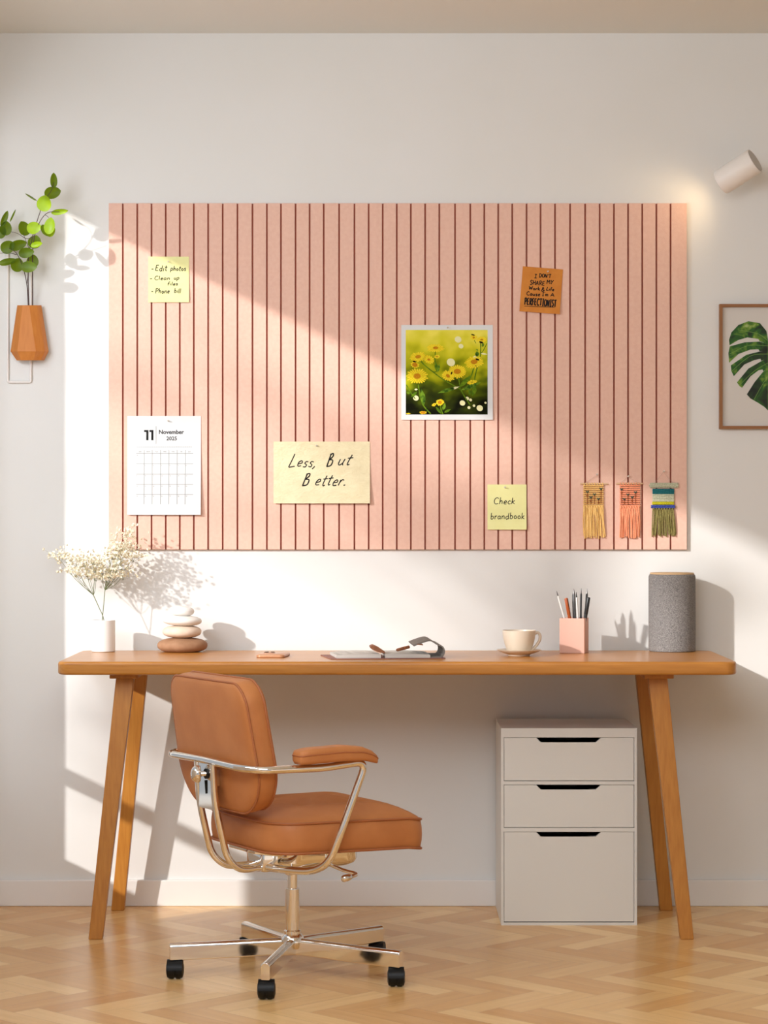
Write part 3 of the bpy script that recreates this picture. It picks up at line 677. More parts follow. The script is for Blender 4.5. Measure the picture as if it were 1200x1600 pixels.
for m_, c1, c2 in ((M['euc'], S(52, 80, 10), S(72, 98, 12)), (M['euc_young'], S(132, 166, 12), S(150, 180, 18))):
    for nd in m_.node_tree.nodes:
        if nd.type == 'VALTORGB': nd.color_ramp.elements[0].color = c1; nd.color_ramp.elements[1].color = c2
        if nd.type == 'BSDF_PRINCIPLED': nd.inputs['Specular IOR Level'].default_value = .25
M['twig'] = mat('dark twig', S(74, 52, 48), .7)
def leaf_mesh(bm, c, a, b2, rot, tilt, turn, cup=.12):
    """round leaf: centre c, half length a, half width b2 (metres), rot in the picture plane, tilt / turn out of it"""
    R = Matrix.Rotation(rot, 3, 'Y') @ Matrix.Rotation(tilt, 3, 'X') @ Matrix.Rotation(turn, 3, 'Z')
    n = 20; cen = bm.verts.new(c+R @ Vector((0, cup*a, 0))); rings = []
    for f_ in (.35, .7, 1):
        rg = []
        for k_ in range(n):
            t_ = 2*PI*k_/n; z = math.cos(t_); x = math.sin(t_)*(1-.12*z)
            if f_ == 1 and k_ == 0: z = 1.06
            rg.append(bm.verts.new(c+R @ Vector((x*b2*f_, cup*a*(1-f_*f_)-.03*a*abs(x)*f_, z*a*f_))))
        rings.append(rg)
    for k_ in range(n):
        bm.faces.new((cen, rings[0][k_], rings[0][(k_+1) % n]))
        for A, C in zip(rings, rings[1:]): bm.faces.new((A[k_], A[(k_+1) % n], C[(k_+1) % n], C[k_]))
def branch(label, stems, leaves, base):
    t = thing('leafy_branch', label, 'branch', base, 0, 'green branches in the wall vase'); t0 = Vector(base)
    bm = B()
    for P, r in stems: 
        Q = catmull([at(x, y, d)-t0 for x, y, d in P], 5); tube(bm, Q, [r*(1-.5*i/len(Q)) for i in range(len(Q))], 7)
    obj('stem', bm, M['twig'], t, 60)
    bm = B()
    for x, y, d, a, b2, rot, tilt, turn in leaves:
        n0 = len(bm.faces); leaf_mesh(bm, at(x, y, d)-t0, a/sc(d), b2/sc(d), math.radians(rot), math.radians(tilt), math.radians(turn)); bm.faces.ensure_lookup_table()
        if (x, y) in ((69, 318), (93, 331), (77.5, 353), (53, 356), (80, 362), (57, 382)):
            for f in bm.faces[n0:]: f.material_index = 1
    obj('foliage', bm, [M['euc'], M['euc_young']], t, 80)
zi = 500
branch('tall leafy green branch in the wall vase, its tip reaching up towards the right', [([(46, zi, -.036), (45, 476, -.036), (44, 430, -.06), (46, 390, -.08), (56, 352, -.11), (63, 330, -.12), (70, 312, -.12), (80, 298, -.115), (84, 285, -.115)], .0016), ([(63, 330, -.12), (58, 314, -.12), (41, 303, -.11)], .001), ([(46, 390, -.08), (40, 375, -.09), (36, 364, -.09)], .0009)],
       [(84, 282, -.115, 11.5, 5.8, 0, 10, 25), (82, 301, -.10, 13, 9.5, 75, -15, 10), (69, 318, -.135, 12.5, 12, 10, 10, -10), (48, 308, -.11, 10, 1.8, -57, 0, 30), (53, 356, -.12, 11.5, 9.5, 80, 5, 0), (38, 357, -.085, 11.5, 9.5, -25, 10, 20)], at(46, 500, -.045))
branch('leafy green branch in the wall vase with the two bright leaves beside the wall shadow', [([(50, zi, -.028), (51, 476, -.028), (51, 430, -.05), (51, 395, -.07), (54, 368, -.10), (62, 347, -.125), (71, 335, -.14), (80, 331, -.14), (93, 331, -.14)], .0016), ([(71, 336, -.14), (76, 340, -.145), (77, 348, -.145)], .0008), ([(54, 368, -.10), (42, 373, -.09), (28, 365, -.08), (17, 362, -.075)], .001)],
       [(93, 331, -.14, 13.5, 4.6, 83, 10, 20), (77.5, 353, -.15, 13, 9.2, 10, 0, -15), (72, 360, -.13, 12, 8, -35, -20, 30), (80, 362, -.14, 9, 6, 30, 15, 30), (54, 378, -.085, 11, 10.5, 15, -15, 0), (57, 382, -.105, 10, 4.5, 80, 20, 0), (9, 357, -.07, 11, 9.5, 10, 5, 20), (7, 342, -.075, 13, 4.6, 22, 0, 20), (1, 363, -.065, 10, 9, 40, 10, 0), (20, 337, -.07, 10.5, 1.4, 25, 0, 10)], at(50, 500, -.035))
branch('low leafy green branch in the wall vase, its leaves just above the vase mouth', [([(44, zi, -.032), (44, 476, -.032), (42, 445, -.05), (36, 418, -.06), (26, 396, -.07), (14, 388, -.075)], .0015), ([(26, 398, -.07), (12, 395, -.07), (-4, 396, -.07)], .001), ([(42, 445, -.05), (45, 420, -.07), (46, 412, -.08)], .0008)],
       [(41, 395, -.095, 12, 8, 80, 0, 10), (12, 386, -.075, 12, 10, 60, 10, 10), (28, 383, -.07, 14, 8, 70, -15, 15), (45, 417, -.095, 12.5, 8.8, 90, 5, 0), (12, 409, -.07, 15, 5.5, 80, 15, 0), (27, 414, -.065, 11, 10, 20, -5, 20), (51, 408, -.06, 10, 9.5, 10, 0, 15)], at(44, 500, -.04))

# ------------------------------------------------------------------ desk
ZT = .741; HD = H-ZT
def yz(py, Z): return YC+F/((py-800)/(H-Z))          # depth of a contact point seen at row py
YDF, YDB = -.556, -.036; XD0, XD1 = -.871, .942
TH = .036
t = thing('desk', 'long wooden desk with rounded edges and splayed square legs under the board', 'desk', ((XD0+XD1)/2, (YDF+YDB)/2, 0))
t0 = Vector(t.location)
bm = B(); w_, d_ = XD1-XD0, YDB-YDF
rings = []
for z, ins in ((ZT-TH, .007), (ZT-TH+.0015, .003), (ZT-TH+.004, .0008), (ZT-TH+.007, 0), (ZT-.008, 0), (ZT-.0045, .0008), (ZT-.0016, .003), (ZT, .008)):
    rings.append([Vector((x, y, z)) for x, y in rrect(w_-2*ins, d_-2*ins, (.035-ins*.5,)*4, 8)])
loft(bm, rings); obj('tabletop', bm, M['wood'], t, 50, wn=True)
def leg(top, bot, Yt, Yb, ztop, dep=.034):
    """px ranges of the front face at top and foot"""
    bm = B(); s1, s0 = sc(Yt), sc(Yb)
    tx = [(x-600)/s1 for x in top]; bx = [(x-600)/s0 for x in bot]
    P = [(bx[0], Yb, 0), (bx[1], Yb, 0), (bx[1], Yb+dep*.85, 0), (bx[0], Yb+dep*.85, 0), (tx[0], Yt, ztop), (tx[1], Yt, ztop), (tx[1], Yt+dep, ztop), (tx[0], Yt+dep, ztop)]
    hexa(bm, [Vector(p)-t0 for p in P], .0025, 2); obj('leg', bm, M['legwood'], t, 30, wn=True)
zb_ = ZT-TH-.014
leg((181, 209), (138, 159.5), -.47, -.545, zb_); leg((209, 230), (173.5, 193.5), -.13, -.088, zb_)
leg((1013, 1043), (1063.5, 1084.5), -.47, -.545, zb_); leg((993, 1014), (1031.5, 1051.5), -.13, -.088, zb_)
for x0, x1 in ((171, 215), (1007, 1053)):
    bm = B(); s_ = sc(-.49); box(bm, Vector(((x0-600)/s_, -.49, zb_))-t0, Vector(((x1-600)/s_, -.075, ZT-TH))-t0, bevel=.002); obj('support_rail', bm, M['legwood'], t, 30)

# ------------------------------------------------------------------ drawer cabinet
YF_ = -.327; s = sc(YF_)
X0, X1 = (783-600)/s, (995.3-600)/s; ZTc = H-(1138-800)/s
t = thing('drawer_cabinet', 'white three-drawer cabinet with cut-out grips standing under the desk', 'cabinet', ((X0+X1)/2, (YF_-.02)/2, 0)); t0 = Vector(t.location)
YBk = -.018; pt = .0075
zz = lambda py: H-(py-800)/s
xf = lambda px: (px-600)/s
bm = B()
for a, b2 in (((X0, YF_, 0), (X0+pt, YBk, ZTc)), ((X1-pt, YF_, 0), (X1, YBk, ZTc)), ((X0+pt, YF_, zz(1152.3)), (X1-pt, YBk, ZTc)), ((X0+pt, YF_, 0), (X1-pt, YBk, zz(1441.5))), ((X0+pt, YBk-.006, 0), (X1-pt, YBk, ZTc-.001)), ((X0+pt, YF_, zz(1226)), (X1-pt, YBk-.006, zz(1220.6))), ((X0+pt, YF_, zz(1299.7)), (X1-pt, YBk-.006, zz(1293.6)))):
    box(bm, Vector(a)-t0, Vector(b2)-t0)
obj('cabinet_body', bm, M['cab'], t, 0)
M['dark_in'] = mat('dark drawer inside', S(30, 28, 26), .8)  # near-black colour puts the shade behind the grips into the material
for y0, y1 in ((1152.6, 1220.2), (1226.4, 1293.2), (1300, 1440.6)):
    g = .0012; xa, xb = X0+pt+g, X1-pt-g; za, zb2 = zz(y1)+g, zz(y0)-g*.4; c = [xf(838), xf(845), xf(931.5), xf(939)]; zc_ = zb2-7/s
    P = [(xa, za), (xb, za), (xb, zb2), (c[3], zb2), (c[2], zc_), (c[1], zc_), (c[0], zb2), (xa, zb2)]
    bm = B(); fs = prism(bm, [Vector((x, YF_+.001, z))-t0 for x, z in P], (0, .014, 0)); bmesh.ops.triangulate(bm, faces=[f for f in bm.faces if len(f.verts) > 4])
    dr = obj('drawer', bm, M['cab'], t, 0)
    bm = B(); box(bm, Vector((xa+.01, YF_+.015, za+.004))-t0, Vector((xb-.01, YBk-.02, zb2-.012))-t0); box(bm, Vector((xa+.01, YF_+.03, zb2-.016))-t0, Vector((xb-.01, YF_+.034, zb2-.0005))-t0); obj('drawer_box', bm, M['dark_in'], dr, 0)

# ------------------------------------------------------------------ desk things
# white vase and dried flowers
vx, vy = (161.5-600)/549, -.112; RV, HV = .0337, .0905
bm = B(); lathe(bm, [(0, 0), (RV-.004, 0), (RV-.001, .0012), (RV, .004), (RV, HV-.002), (RV-.001, HV), (RV-.0035, HV), (RV-.0045, HV-.002), (RV-.0045, .01), (0, .008)], 48, capped=False)
o = obj('flower_vase', bm, M['ceramic'], smooth=60, loc=(vx, vy, ZT), wn=True); tag(o, 'small white cylindrical vase at the left end of the desk', 'vase')
M['blossom'] = mat('dried cream blossom', S(250, 244, 226), .8, col2=S(234, 220, 182), scale=150)
M['gstem'] = mat('green flower stem', S(108, 116, 70), .7)
def sprig(label, knots, tips_c, n, rng, sub=(5, 7)):
    base = Vector((vx, vy, ZT+.012)); t = thing('dried_flower_sprig', label, 'flower', base, 0, 'dried flowers in the white vase')
    bs = B(); bb = B()
    K = [at(x, y, d)-base for x, y, d in knots]
    tube(bs, catmull(K, 5), .0011, 6); fork = K[-1]
    hubs = []
    for (x, y, d) in tips_c:
        hb = at(x, y, d)-base; hubs.append(hb); m_ = (fork+hb)/2+Vector((rng.uniform(-.004, .004), 0, -.006))
        tube(bs, catmull([fork, m_, hb], 4), [.0007]*5+[.0006]*4, 5)
    for i in range(n):
        hb = rng.choice(hubs); d = Vector((rng.gauss(0, .019), rng.gauss(0, .03), abs(rng.gauss(.012, .012))-.004)); p = hb+d
        if i % 3 == 0: tube(bs, [hb-Vector((0, 0, .012)), hb+d*.55+Vector((0, 0, -.003)), p], .00016, 4)
        r_ = rng.uniform(.0030, .0052); ax_ = Vector((rng.uniform(-1, 1), rng.uniform(-1, .6), rng.uniform(-.2, 1))).normalized()
        e1 = ax_.orthogonal().normalized(); e2 = ax_.cross(e1)
        c0 = bb.verts.new(p-ax_*r_*.5)
        np_ = 5
        for j in range(np_):
            a1 = 2*PI*j/np_; a2 = a1+2*PI/np_*.5; a3 = a1+2*PI/np_*.95; c1 = bb.verts.new(p+ax_*r_*.25)
            pt_ = [bb.verts.new(p+(e1*math.cos(a)+e2*math.sin(a))*r_*k1+ax_*r_*k2) for a, k1, k2 in ((a1, .75, .3), (a2, 1.15, .7), (a3, .75, .3))]
            bb.faces.new((c1, pt_[0], pt_[1], pt_[2])); bb.faces.new((c0, pt_[2], pt_[1], pt_[0]))
    obj('stems', bs, M['gstem'], t, 60)
    o = obj('blossoms', bb, M['blossom'], t, 0); o['kind'] = 'stuff'
rng = random.Random(4)
sprig('sprig of dried cream blossoms in the white vase, spreading to the left', [(166, 1008, vy), (162, 968, vy), (155, 950, vy), (146, 930, vy)], [(104, 874, vy-.01), (92, 872, vy+.01), (112, 892, vy-.02), (118, 880, vy+.02), (126, 898, vy), (132, 880, vy-.03), (139, 900, vy+.03), (146, 878, vy), (150, 902, vy-.02), (150, 890, vy+.03)], 430, rng)
sprig('sprig of dried cream blossoms in the white vase, rising tallest to the right', [(158, 1008, vy), (160, 968, vy), (162, 945, vy), (164, 922, vy)], [(160, 892, vy), (166, 905, vy-.02), (172, 880, vy+.02), (178, 900, vy), (184, 870, vy-.02), (190, 885, vy+.03), (196, 862, vy), (186, 856, vy), (203, 852, vy+.01), (198, 838, vy), (208, 872, vy-.02), (176, 868, vy+.02), (192, 900, vy-.01)], 560, rng)

# stone pile
def stone(label, x0, x1, y0, y1, Y, m, ry, tilt=0, e=2.4):
    s_ = sc(Y); rx = (x1-x0)/2/s_; rz = (y1-y0)/2/s_; c = at((x0+x1)/2, (y0+y1)/2, Y)
    bm = B(); prof = []
    for i in range(17):
        a = -PI/2+PI*i/16; ca_, sa = math.cos(a), math.sin(a)
        prof.append((abs(ca_)**(2/e) if i not in (0, 16) else 0, math.copysign(abs(sa)**(2/e), sa)*rz))
    lathe(bm, prof, 40, sx=rx, sy=ry, capped=False)
    for v in bm.verts: v.co *= 1+.025*noise.noise(v.co*22+Vector((x0, 0, 0)))
    bmesh.ops.rotate(bm, verts=bm.verts[:], cent=(0, 0, 0), matrix=Matrix.Rotation(tilt, 3, 'Y'))
    o = obj('stone', bm, m, None, 180, loc=c); tag(o, label, 'stone', 'stacked stones on the desk'); return o
ms = [mat('brown stone', S(166, 124, 92), .8, col2=S(154, 112, 80), scale=40), mat('sand stone', S(228, 206, 186), .8, col2=S(222, 198, 176), scale=40), mat('white stone', S(236, 230, 222), .8), mat('pale stone', S(240, 236, 230), .8)]
zs = [(996.0, 1020.6), (976.8, 997.0), (961.6, 977.8), (946.6, 962.4)]
stone('large brown stone at the bottom of the stone pile', 245, 324.5, *zs[0], -.115, ms[0], .062)
stone('sandy beige stone second from the bottom of the stone pile', 254, 315, *zs[1], -.115, ms[1], .05)
stone('flat white stone second from the top of the stone pile', 254, 315.5, *zs[2], -.115, ms[2], .048, math.radians(2))
stone('smallest white stone on top of the stone pile', 265, 303.5, *zs[3], -.115, ms[3], .03, math.radians(4))

# phone
t = thing('mobile_phone', 'rose gold phone lying flat on the desk between the stones and the notebook', 'phone', (at(427, 1022, -.33).x, -.33, ZT), math.radians(-6))
bm = B(); loft(bm, [[Vector((x, y, z)) for x, y in rrect(.078-2*i_, .12-2*i_, (.012,)*4, 6)] for z, i_ in ((.0, .0016), (.0015, 0), (.0065, 0), (.008, .0016))])
ph = obj('phone_body', bm, mat('rose gold', S(196, 142, 104), .35, .2), t, 50)
bm = B()
for yy in (.034,): 
    loft(bm, [[Vector((x-.016, y+yy, z)) for x, y in rrect(.030, .030, (.007,)*4, 5)] for z in (.0078, .0094)])
cmb = obj('camera_bump', bm, mat('bump', S(170, 118, 84), .35, .2), t, 50)
bm = B()
for dx, dy in ((-.008, .007), (.008, .007), (-.008, -.007)): lathe(bm, [(.0052, .0092), (.0052, .0108), (.0042, .0108)], 16, (dx-.016, .034+dy, 0))
obj('lens', bm, M['black'], cmb, 40)

# open notebook
NZ = ZT; sN = sc(-.44)
nxp = lambda px: (px-600)/sN
nzp = lambda py: H-(py-800)/sN
t = thing('notebook', 'open grey notebook with a curling cover flap at the front edge of the desk', 'notebook', (nxp(594), -.365, NZ), math.radians(5.5))
t0 = Vector((nxp(594), -.365, NZ))
M['page'] = mat('notebook pages', S(206, 200, 192), .8, col2=S(176, 170, 162), scale=260, stretch=(.02, .02, 5))
M['cover'] = mat('mauve cover', S(140, 96, 84), .7)
M['band'] = mat('grey band cover', S(124, 116, 108), .75, col2=S(112, 104, 96), scale=60)
M['tan'] = mat('brown leather', S(146, 92, 58), .6, col2=S(124, 74, 44), scale=60)
YN0, YN1 = -.455, -.275
bm = B()
P = [(nxp(512), YN0), (nxp(692), YN0+.004), (nxp(688), YN1), (nxp(503), YN1)]
hexa(bm, [Vector((x, y, NZ))-t0 for x, y in P]+[Vector((x, y, NZ+.003))-t0 for x, y in P], .0008); obj('cover', bm, M['cover'], t, 0)
def pages(xa, xb, za, zb2, z0):
    bm = B(); y0, y1 = YN0+.006, YN1-.006
    n = 8; bottom = [(xa+(xb-xa)*i/n, z0) for i in range(n+1)]; topl = [(xa+(xb-xa)*i/n, za+(zb2-za)*i/n+.0022*math.sin(PI*i/n)) for i in range(n, -1, -1)]
    prism(bm, [Vector((x, y0, z))-t0 for x, z in bottom+topl], (-.006 if xa < nxp(580) else .004, y1-y0, 0)); bmesh.ops.triangulate(bm, faces=[f for f in bm.faces if len(f.verts) > 4]); return obj('page_block', bm, M['page'], t, 30)
pages(nxp(521.5), nxp(590.5), NZ+.0115, NZ+.0135, NZ+.003); pages(nxp(597.5), nxp(668), NZ+.0135, NZ+.011, NZ+.003)
# curled band
prof = catmull([Vector((nxp(x), 0, nzp(y))) for x, y in ((660, 1029.6), (680, 1029), (689, 1024), (690.5, 1016), (687, 1010.5), (679, 1007), (669, 1001.5), (656, 1004.5), (643, 1009.5))], 4)
for p_ in prof: p_.z = max(p_.z, NZ+.0045)
outer, inner = [], []
for i, p_ in enumerate(prof):
    d = prof[min(i+1, len(prof)-1)]-prof[max(i-1, 0)]; nn = Vector((-d.z, 0, d.x)).normalized()*.0018; outer.append(p_-nn); inner.append(p_+nn)
bm = B(); y0 = YN0+.008; wd = .16
R0 = []
for i in range(len(prof)): 
    sh = Vector((0, .012*i/len(prof), 0)); R0.append([outer[i]+Vector((0, y0, 0))-t0+sh, inner[i]+Vector((0, y0, 0))-t0+sh, inner[i]+Vector((.003, y0+wd, .002*i/len(prof)))-t0+sh, outer[i]+Vector((.003, y0+wd, .002*i/len(prof)))-t0+sh])
loft(bm, R0); bc = obj('cover_flap', bm, M['band'], t, 50)
bm = B(); e0 = Vector((nxp(655), y0+.012, nzp(1008.3)))-t0; hexa(bm, [e0+Vector(p_) for p_ in ((-.012, -.002, .0004), (.005, -.002, -.0012), (.005, .03, -.0012), (-.012, .03, .0004), (-.012, -.002, .0034), (.004, -.002, .0022), (.004, .03, .0022), (-.012, .03, .0034))], .0006); obj('leather_tab', bm, M['tan'], bc, 30)
pb = thing('leather_pen', 'short brown leather-wrapped pen held at the curled notebook flap', 'pen', at(632, 1012, -.43)); pt0 = Vector(pb.location)
bm = B(); a, b2 = at(619, 1016, -.44)-pt0, at(640, 1010.6, -.43)-pt0; d = b2-a; tube(bm, [a, a+d*.06, a+d*.15, a+d*.95, b2], [.002, .0036, .0043, .0043, .003], 14); obj('barrel', bm, M['tan'], pb, 50)
bm = B(); tube(bm, [a+d*.60, a+d*.66], .0048, 14); obj('ring', bm, M['piping'], pb, 50)
bm = B(); Pm = [at(x, y, -.43)-t0 for x, y in ((575, 1010.5), (580, 1008), (588, 1011.5), (599, 1019), (597, 1021.5), (586, 1018.5), (577, 1014.5))]
prism(bm, Pm, (.0, .045, .001)); bmesh.ops.bevel(bm, geom=bm.edges[:], offset=.0012, segments=2, affect='EDGES'); obj('leather_clasp', bm, M['tan'], t, 40)

# cup and saucer
mx, my = (811-600)/sc(-.30), -.30; s_ = sc(-.30); ZS = .0165
bm = B(); lathe(bm, [(0, 0), (.028, 0), (.030, .0008), (.031, .004), (.045, .0085), (.0605, .0155), (.0622, .0175), (.0605, .0178), (.045, .0118), (.032, .0078), (.028, .0066), (0, .0062)], 56, capped=False)
o = obj('saucer', bm, M['cream'], smooth=40, loc=(mx, my, ZT)); tag(o, 'shallow cream saucer under the cup on the desk', 'saucer')
t = thing('coffee_cup', 'cream ceramic cup with a handle standing on the saucer', 'cup', (mx, my, ZT+.0066))
hC = (1018-981.5)/s_-.001
bm = B(); lathe(bm, [(0, .0), (.026, 0), (.029, .002), (.0345, .012), (.040, .026), (.0440, .042), (.0463, hC-.001), (.0462, hC+.0006), (.0448, hC+.0006), (.0440, hC-.002), (.0415, .042), (.037, .025), (.028, .008), (0, .005)], 56, capped=False)
obj('cup_body', bm, M['cream'], t, 40)
bm = B(); HP = [(.043, .0, .055), (.052, 0, .058), (.058, 0, .050), (.057, 0, .038), (.050, 0, .025), (.040, 0, .014), (.0335, 0, .010)]
Q = catmull([Vector(p_) for p_ in HP], 5); tube(bm, Q, [.0042]*len(Q), 12, flat=((0, 1, 0), 1.25)); 
obj('handle', bm, M['cream'], t, 60)
bm = B(); lathe(bm, [(0, .049), (.0428, .049)], 40, capped=False); obj('coffee', bm, mat('coffee with milk', S(140, 92, 56), .2), t, 0)

# pencil pot and pens
pxc, pyc = (897-600)/sc(-.15), -.15; PW, PH = .072, .0985; prz = math.radians(-14)
bm = B(); o_ = [Vector((x, y, z)) for z in (0,) for x, y in rrect(PW, PW, (.004,)*4, 4)]
rg = lambda w__, z: [Vector((x, y, z)) for x, y in rrect(w__, w__, (.003,)*4, 4)]
loft(bm, [rg(PW-.002, 0), rg(PW, .001), rg(PW, PH-.0015), rg(PW-.002, PH), rg(PW-.008, PH), rg(PW-.010, PH-.002), rg(PW-.010, .006)])
o = obj('pencil_pot', bm, M['pot'], smooth=50, loc=(pxc, pyc, ZT), wn=True); o.rotation_euler = (0, 0, prz); tag(o, 'square pink pot holding pens on the right of the desk', 'pot')
def pen(label, base, tip, r, m, tip_m, style):
    a = at(*base); b2 = at(*tip); d = (b2-a); Lp = d.length; dn = d.normalized()
    z_ = ZT+.0075; a = a+dn*((z_-a.z)/dn.z) if abs(dn.z) > .2 else a
    d = b2-a; Lp = d.length; dn = d.normalized()
    t = thing('pen', label, 'pen', a, 0, 'pens in the pink pot')
    Z = Vector((0, 0, 0))
    bm = B()
    if style == 'pencil':
        tube(bm, [Z, dn*.002, dn*(Lp-.018), dn*(Lp-.015)], [r*.8, r, r, r*.8], 10); obj('barrel', bm, M[m], t, 50)
        bm = B(); tube(bm, [dn*(Lp-.0155), dn*(Lp-.004), dn*Lp], [r*.78, r*.35, r*.1], 10); obj('tip', bm, M[tip_m], t, 50)
    else:
        tube(bm, [Z, dn*.002, dn*(Lp*.68)], [r*.7, r, r], 12); obj('barrel', bm, M[m], t, 50)
        bm = B(); tube(bm, [dn*(Lp*.68), dn*(Lp*.685), dn*(Lp-.003), dn*Lp], [r*1.05, r*1.12, r*1.12, r*.85], 12); cp = obj('cap', bm, M[m], t, 50)
        bm = B(); u_ = Vector((.5, -.85, 0)); u_ = (u_-dn*u_.dot(dn)).normalized()*(r*1.3); tube(bm, [dn*(Lp-.004)+u_*.5, dn*(Lp-.002)+u_*1.15, dn*(Lp*.80)+u_*1.15, dn*(Lp*.79)+u_*.9], .0011, 6); obj('clip', bm, M[tip_m], cp, 50)
M['p_white'] = mat('white barrel', S(232, 228, 222), .35); M['p_orange'] = mat('rust barrel', S(176, 84, 34), .4); M['p_grey'] = mat('grey barrel', S(92, 92, 92), .4); M['p_dark'] = mat('dark barrel', S(36, 36, 36), .4); M['p_tip'] = mat('steel tip', S(110, 106, 104), .3, .8); M['p_brown'] = mat('dark brown clip', S(56, 30, 18), .4)
pen('thin white pen with a steel tip leaning furthest left in the pink pot', (893, 1005, -.16), (869.5, 923, -.165), .0027, 'p_white', 'p_tip', 'pencil')
pen('rust-orange pen in the pink pot', (897, 1005, -.15), (884.5, 934.5, -.155), .0047, 'p_orange', 'p_brown', 'cap')
pen('grey pencil in the pink pot, right beside the rust-orange pen', (898.5, 1005, -.14), (896.3, 920, -.14), .0050, 'p_grey', 'p_tip', 'pencil')
pen('white pencil with a dark tip in the middle of the pink pot', (905, 1005, -.16), (900.5, 925, -.165), .0028, 'p_white', 'p_dark', 'pencil')
pen('slim dark pencil standing upright in the pink pot', (907, 1005, -.145), (908, 919, -.145), .0027, 'p_dark', 'p_tip', 'pencil')
pen('dark grey pencil behind the black capped pen in the pink pot', (912, 1005, -.13), (917.5, 919.5, -.125), .0031, 'p_dark', 'p_tip', 'pencil')
pen('black capped pen leaning right in the pink pot', (908.5, 1005, -.16), (919.5, 933, -.165), .0050, 'p_dark', 'black', 'cap')

# speaker
sx_, sy_ = (1050-600)/sc(-.083), -.083; RS, HS = .0668, .2205
t = thing('speaker', 'tall grey fabric cylinder speaker with a wooden top at the right of the desk', 'speaker', (sx_, sy_, ZT))
bm = B(); lathe(bm, [(RS-.004, .0), (RS-.001, .0015), (RS, .006), (RS, HS-.008), (RS-.001, HS-.003), (RS-.004, HS)], 72); obj('fabric_body', bm, M['fabric'], t, 60, wn=True)
bm = B(); lathe(bm, [(RS-.004, HS), (RS-.004, HS+.0035), (RS-.006, HS+.0045)], 72); obj('wooden_top', bm, M['lightwood'], t, 40)
# ------------------------------------------------------------------ swivel chair
CX, CY, TH_ = -.225, -1.03, math.radians(30)
ch = thing('swivel_chair', 'tan leather swivel armchair with a chrome five-star base in front of the desk', 'chair', (CX, CY, 0), TH_)
# five-star base (given in chair space, so the angle is relative to the seat)
bm = B(); lathe(bm, [(.0145, .052), (.0155, .054), (.0155, .066), (.0265, .068), (.0305, .078), (.0305, .088), (.0255, .099), (.021, .103), (.021, .110), (.018, .113)], 40); obj('hub', bm, M['chrome'], ch, 40)
bm = B(); lathe(bm, [(.0175, .110), (.0175, .212), (.0165, .215), (.0125, .2155), (.0125, .262)], 36); obj('gas_lift', bm, M['chrome'], ch, 40, wn=True)
for k_ in range(5):
    a = math.radians(188+72*k_)-TH_; d = Vector((math.cos(a), math.sin(a), 0)); e1 = Vector((-d.y, d.x, 0)); up = Vector((0, 0, 1))
    bm = B(); rings = []
    for r_, zc_, hh, ww in ((.010, .073, .020, .012), (.05, .0725, .020, .0115), (.16, .069, .0205, .0115), (.300, .0660, .0205, .0115), (.3015, .0660, .0190, .010)):
        rings.append([d*r_+e1*y+up*(zc_+z) for y, z in rrect(2*ww, 2*hh, (.003, .003, .009, .009), 4)])
    loft(bm, rings); lg = obj('base_leg', bm, M['chrome'], ch, 60, wn=True)
    c = d*.288
    t_ = bpy.data.objects.new('caster', None); 
    bm = B(); rw = .0228; rot = random.uniform(-.5, .5); wd = Vector((math.cos(rot-TH_), math.sin(rot-TH_), 0))
    if k_ in (0, 1, 2): wd = Vector((math.cos(-TH_), math.sin(-TH_), 0))
    fw = Vector((-wd.y, wd.x, 0))
    for sg in (-1, 1):
        R = []
        for off, rr in ((.0015, rw*.92), (.0035, rw), (.012, rw), (.0185, rw*.88), (.0212, rw*.5)):
            R.append([c+wd*off*sg+(fw*math.cos(2*PI*i/28)+up*math.sin(2*PI*i/28))*rr+up*rw for i in range(28)])
        loft(bm, R)
    tube(bm, [c-wd*.003+up*rw, c+wd*.003+up*rw], rw*.9, 24)
    R = [[c+wd*off+(fw*math.cos(PI*(-.1+1.1*i/12))+up*math.sin(PI*(-.1+1.1*i/12)))*(rw+rr)+up*rw for i in range(13)] for off, rr in ((-.019, -.002), (-.019, .0012), (.019, .0012), (.019, -.002))]
    for A, C in zip(R, R[1:]):
        VA = [bm.verts.new(p_) for p_ in A]; VC = [bm.verts.new(p_) for p_ in C]
        for i in range(12): bm.faces.new((VA[i], VA[i+1], VC[i+1], VC[i]))
    tube(bm, [c+up*(2*rw-.006), c+up*.052], .0065, 14)
    obj('caster', bm, M['black'], lg, 45, wn=True)
    bpy.data.objects.remove(t_)
# seat
SA, SBk, SB_ = .270, -.150, .205
def seat_ring(ins, z, dx=0):
    Wd = SA-SBk-2*ins; Hd = 2*SB_-2*ins
    return [Vector((x+(SA+SBk)/2, y, z)) for x, y in rrect(Wd, Hd, (max(.085-ins, .02), max(.06-ins, .02), max(.06-ins, .02), max(.085-ins, .02)), 10)]
def sag(p):       # front edge drops a little, tufts press in
    z = 0
    return z
z0s, z1s = .330, .402
bm = B(); rings = [seat_ring(.02, z0s-.004), seat_ring(.004, z0s-.001), seat_ring(0, z0s+.004), seat_ring(-.003, z0s+.02), seat_ring(-.004, (z0s+z1s)/2), seat_ring(-.003, z1s-.02), seat_ring(0, z1s-.003)]
outl = seat_ring(.0, z1s)
cc = Vector(((SA+SBk)/2, 0, 0))
for f_ in (.97, .9, .8, .7, .6, .5, .4, .3, .2, .1):
    rings.append([Vector((cc.x+(p_.x-cc.x)*f_, p_.y*f_, z1s+.038*(1-f_**2.6)**.8)) for p_ in outl])
R = loft(bm, rings)
tufts = [(cc.x+dx, dy) for dx in (-.075, .075) for dy in (-.075, .075)]
for v in bm.verts:
    if v.co.z > z1s:
        for tx, ty in tufts:
            d2 = (v.co.x-tx)**2+(v.co.y-ty)**2; v.co.z -= .012*math.exp(-d2/(2*.022**2))
    if v.co.x > .12: v.co.z -= .35*(v.co.x-.12)**2*2
    v.co.z += .0
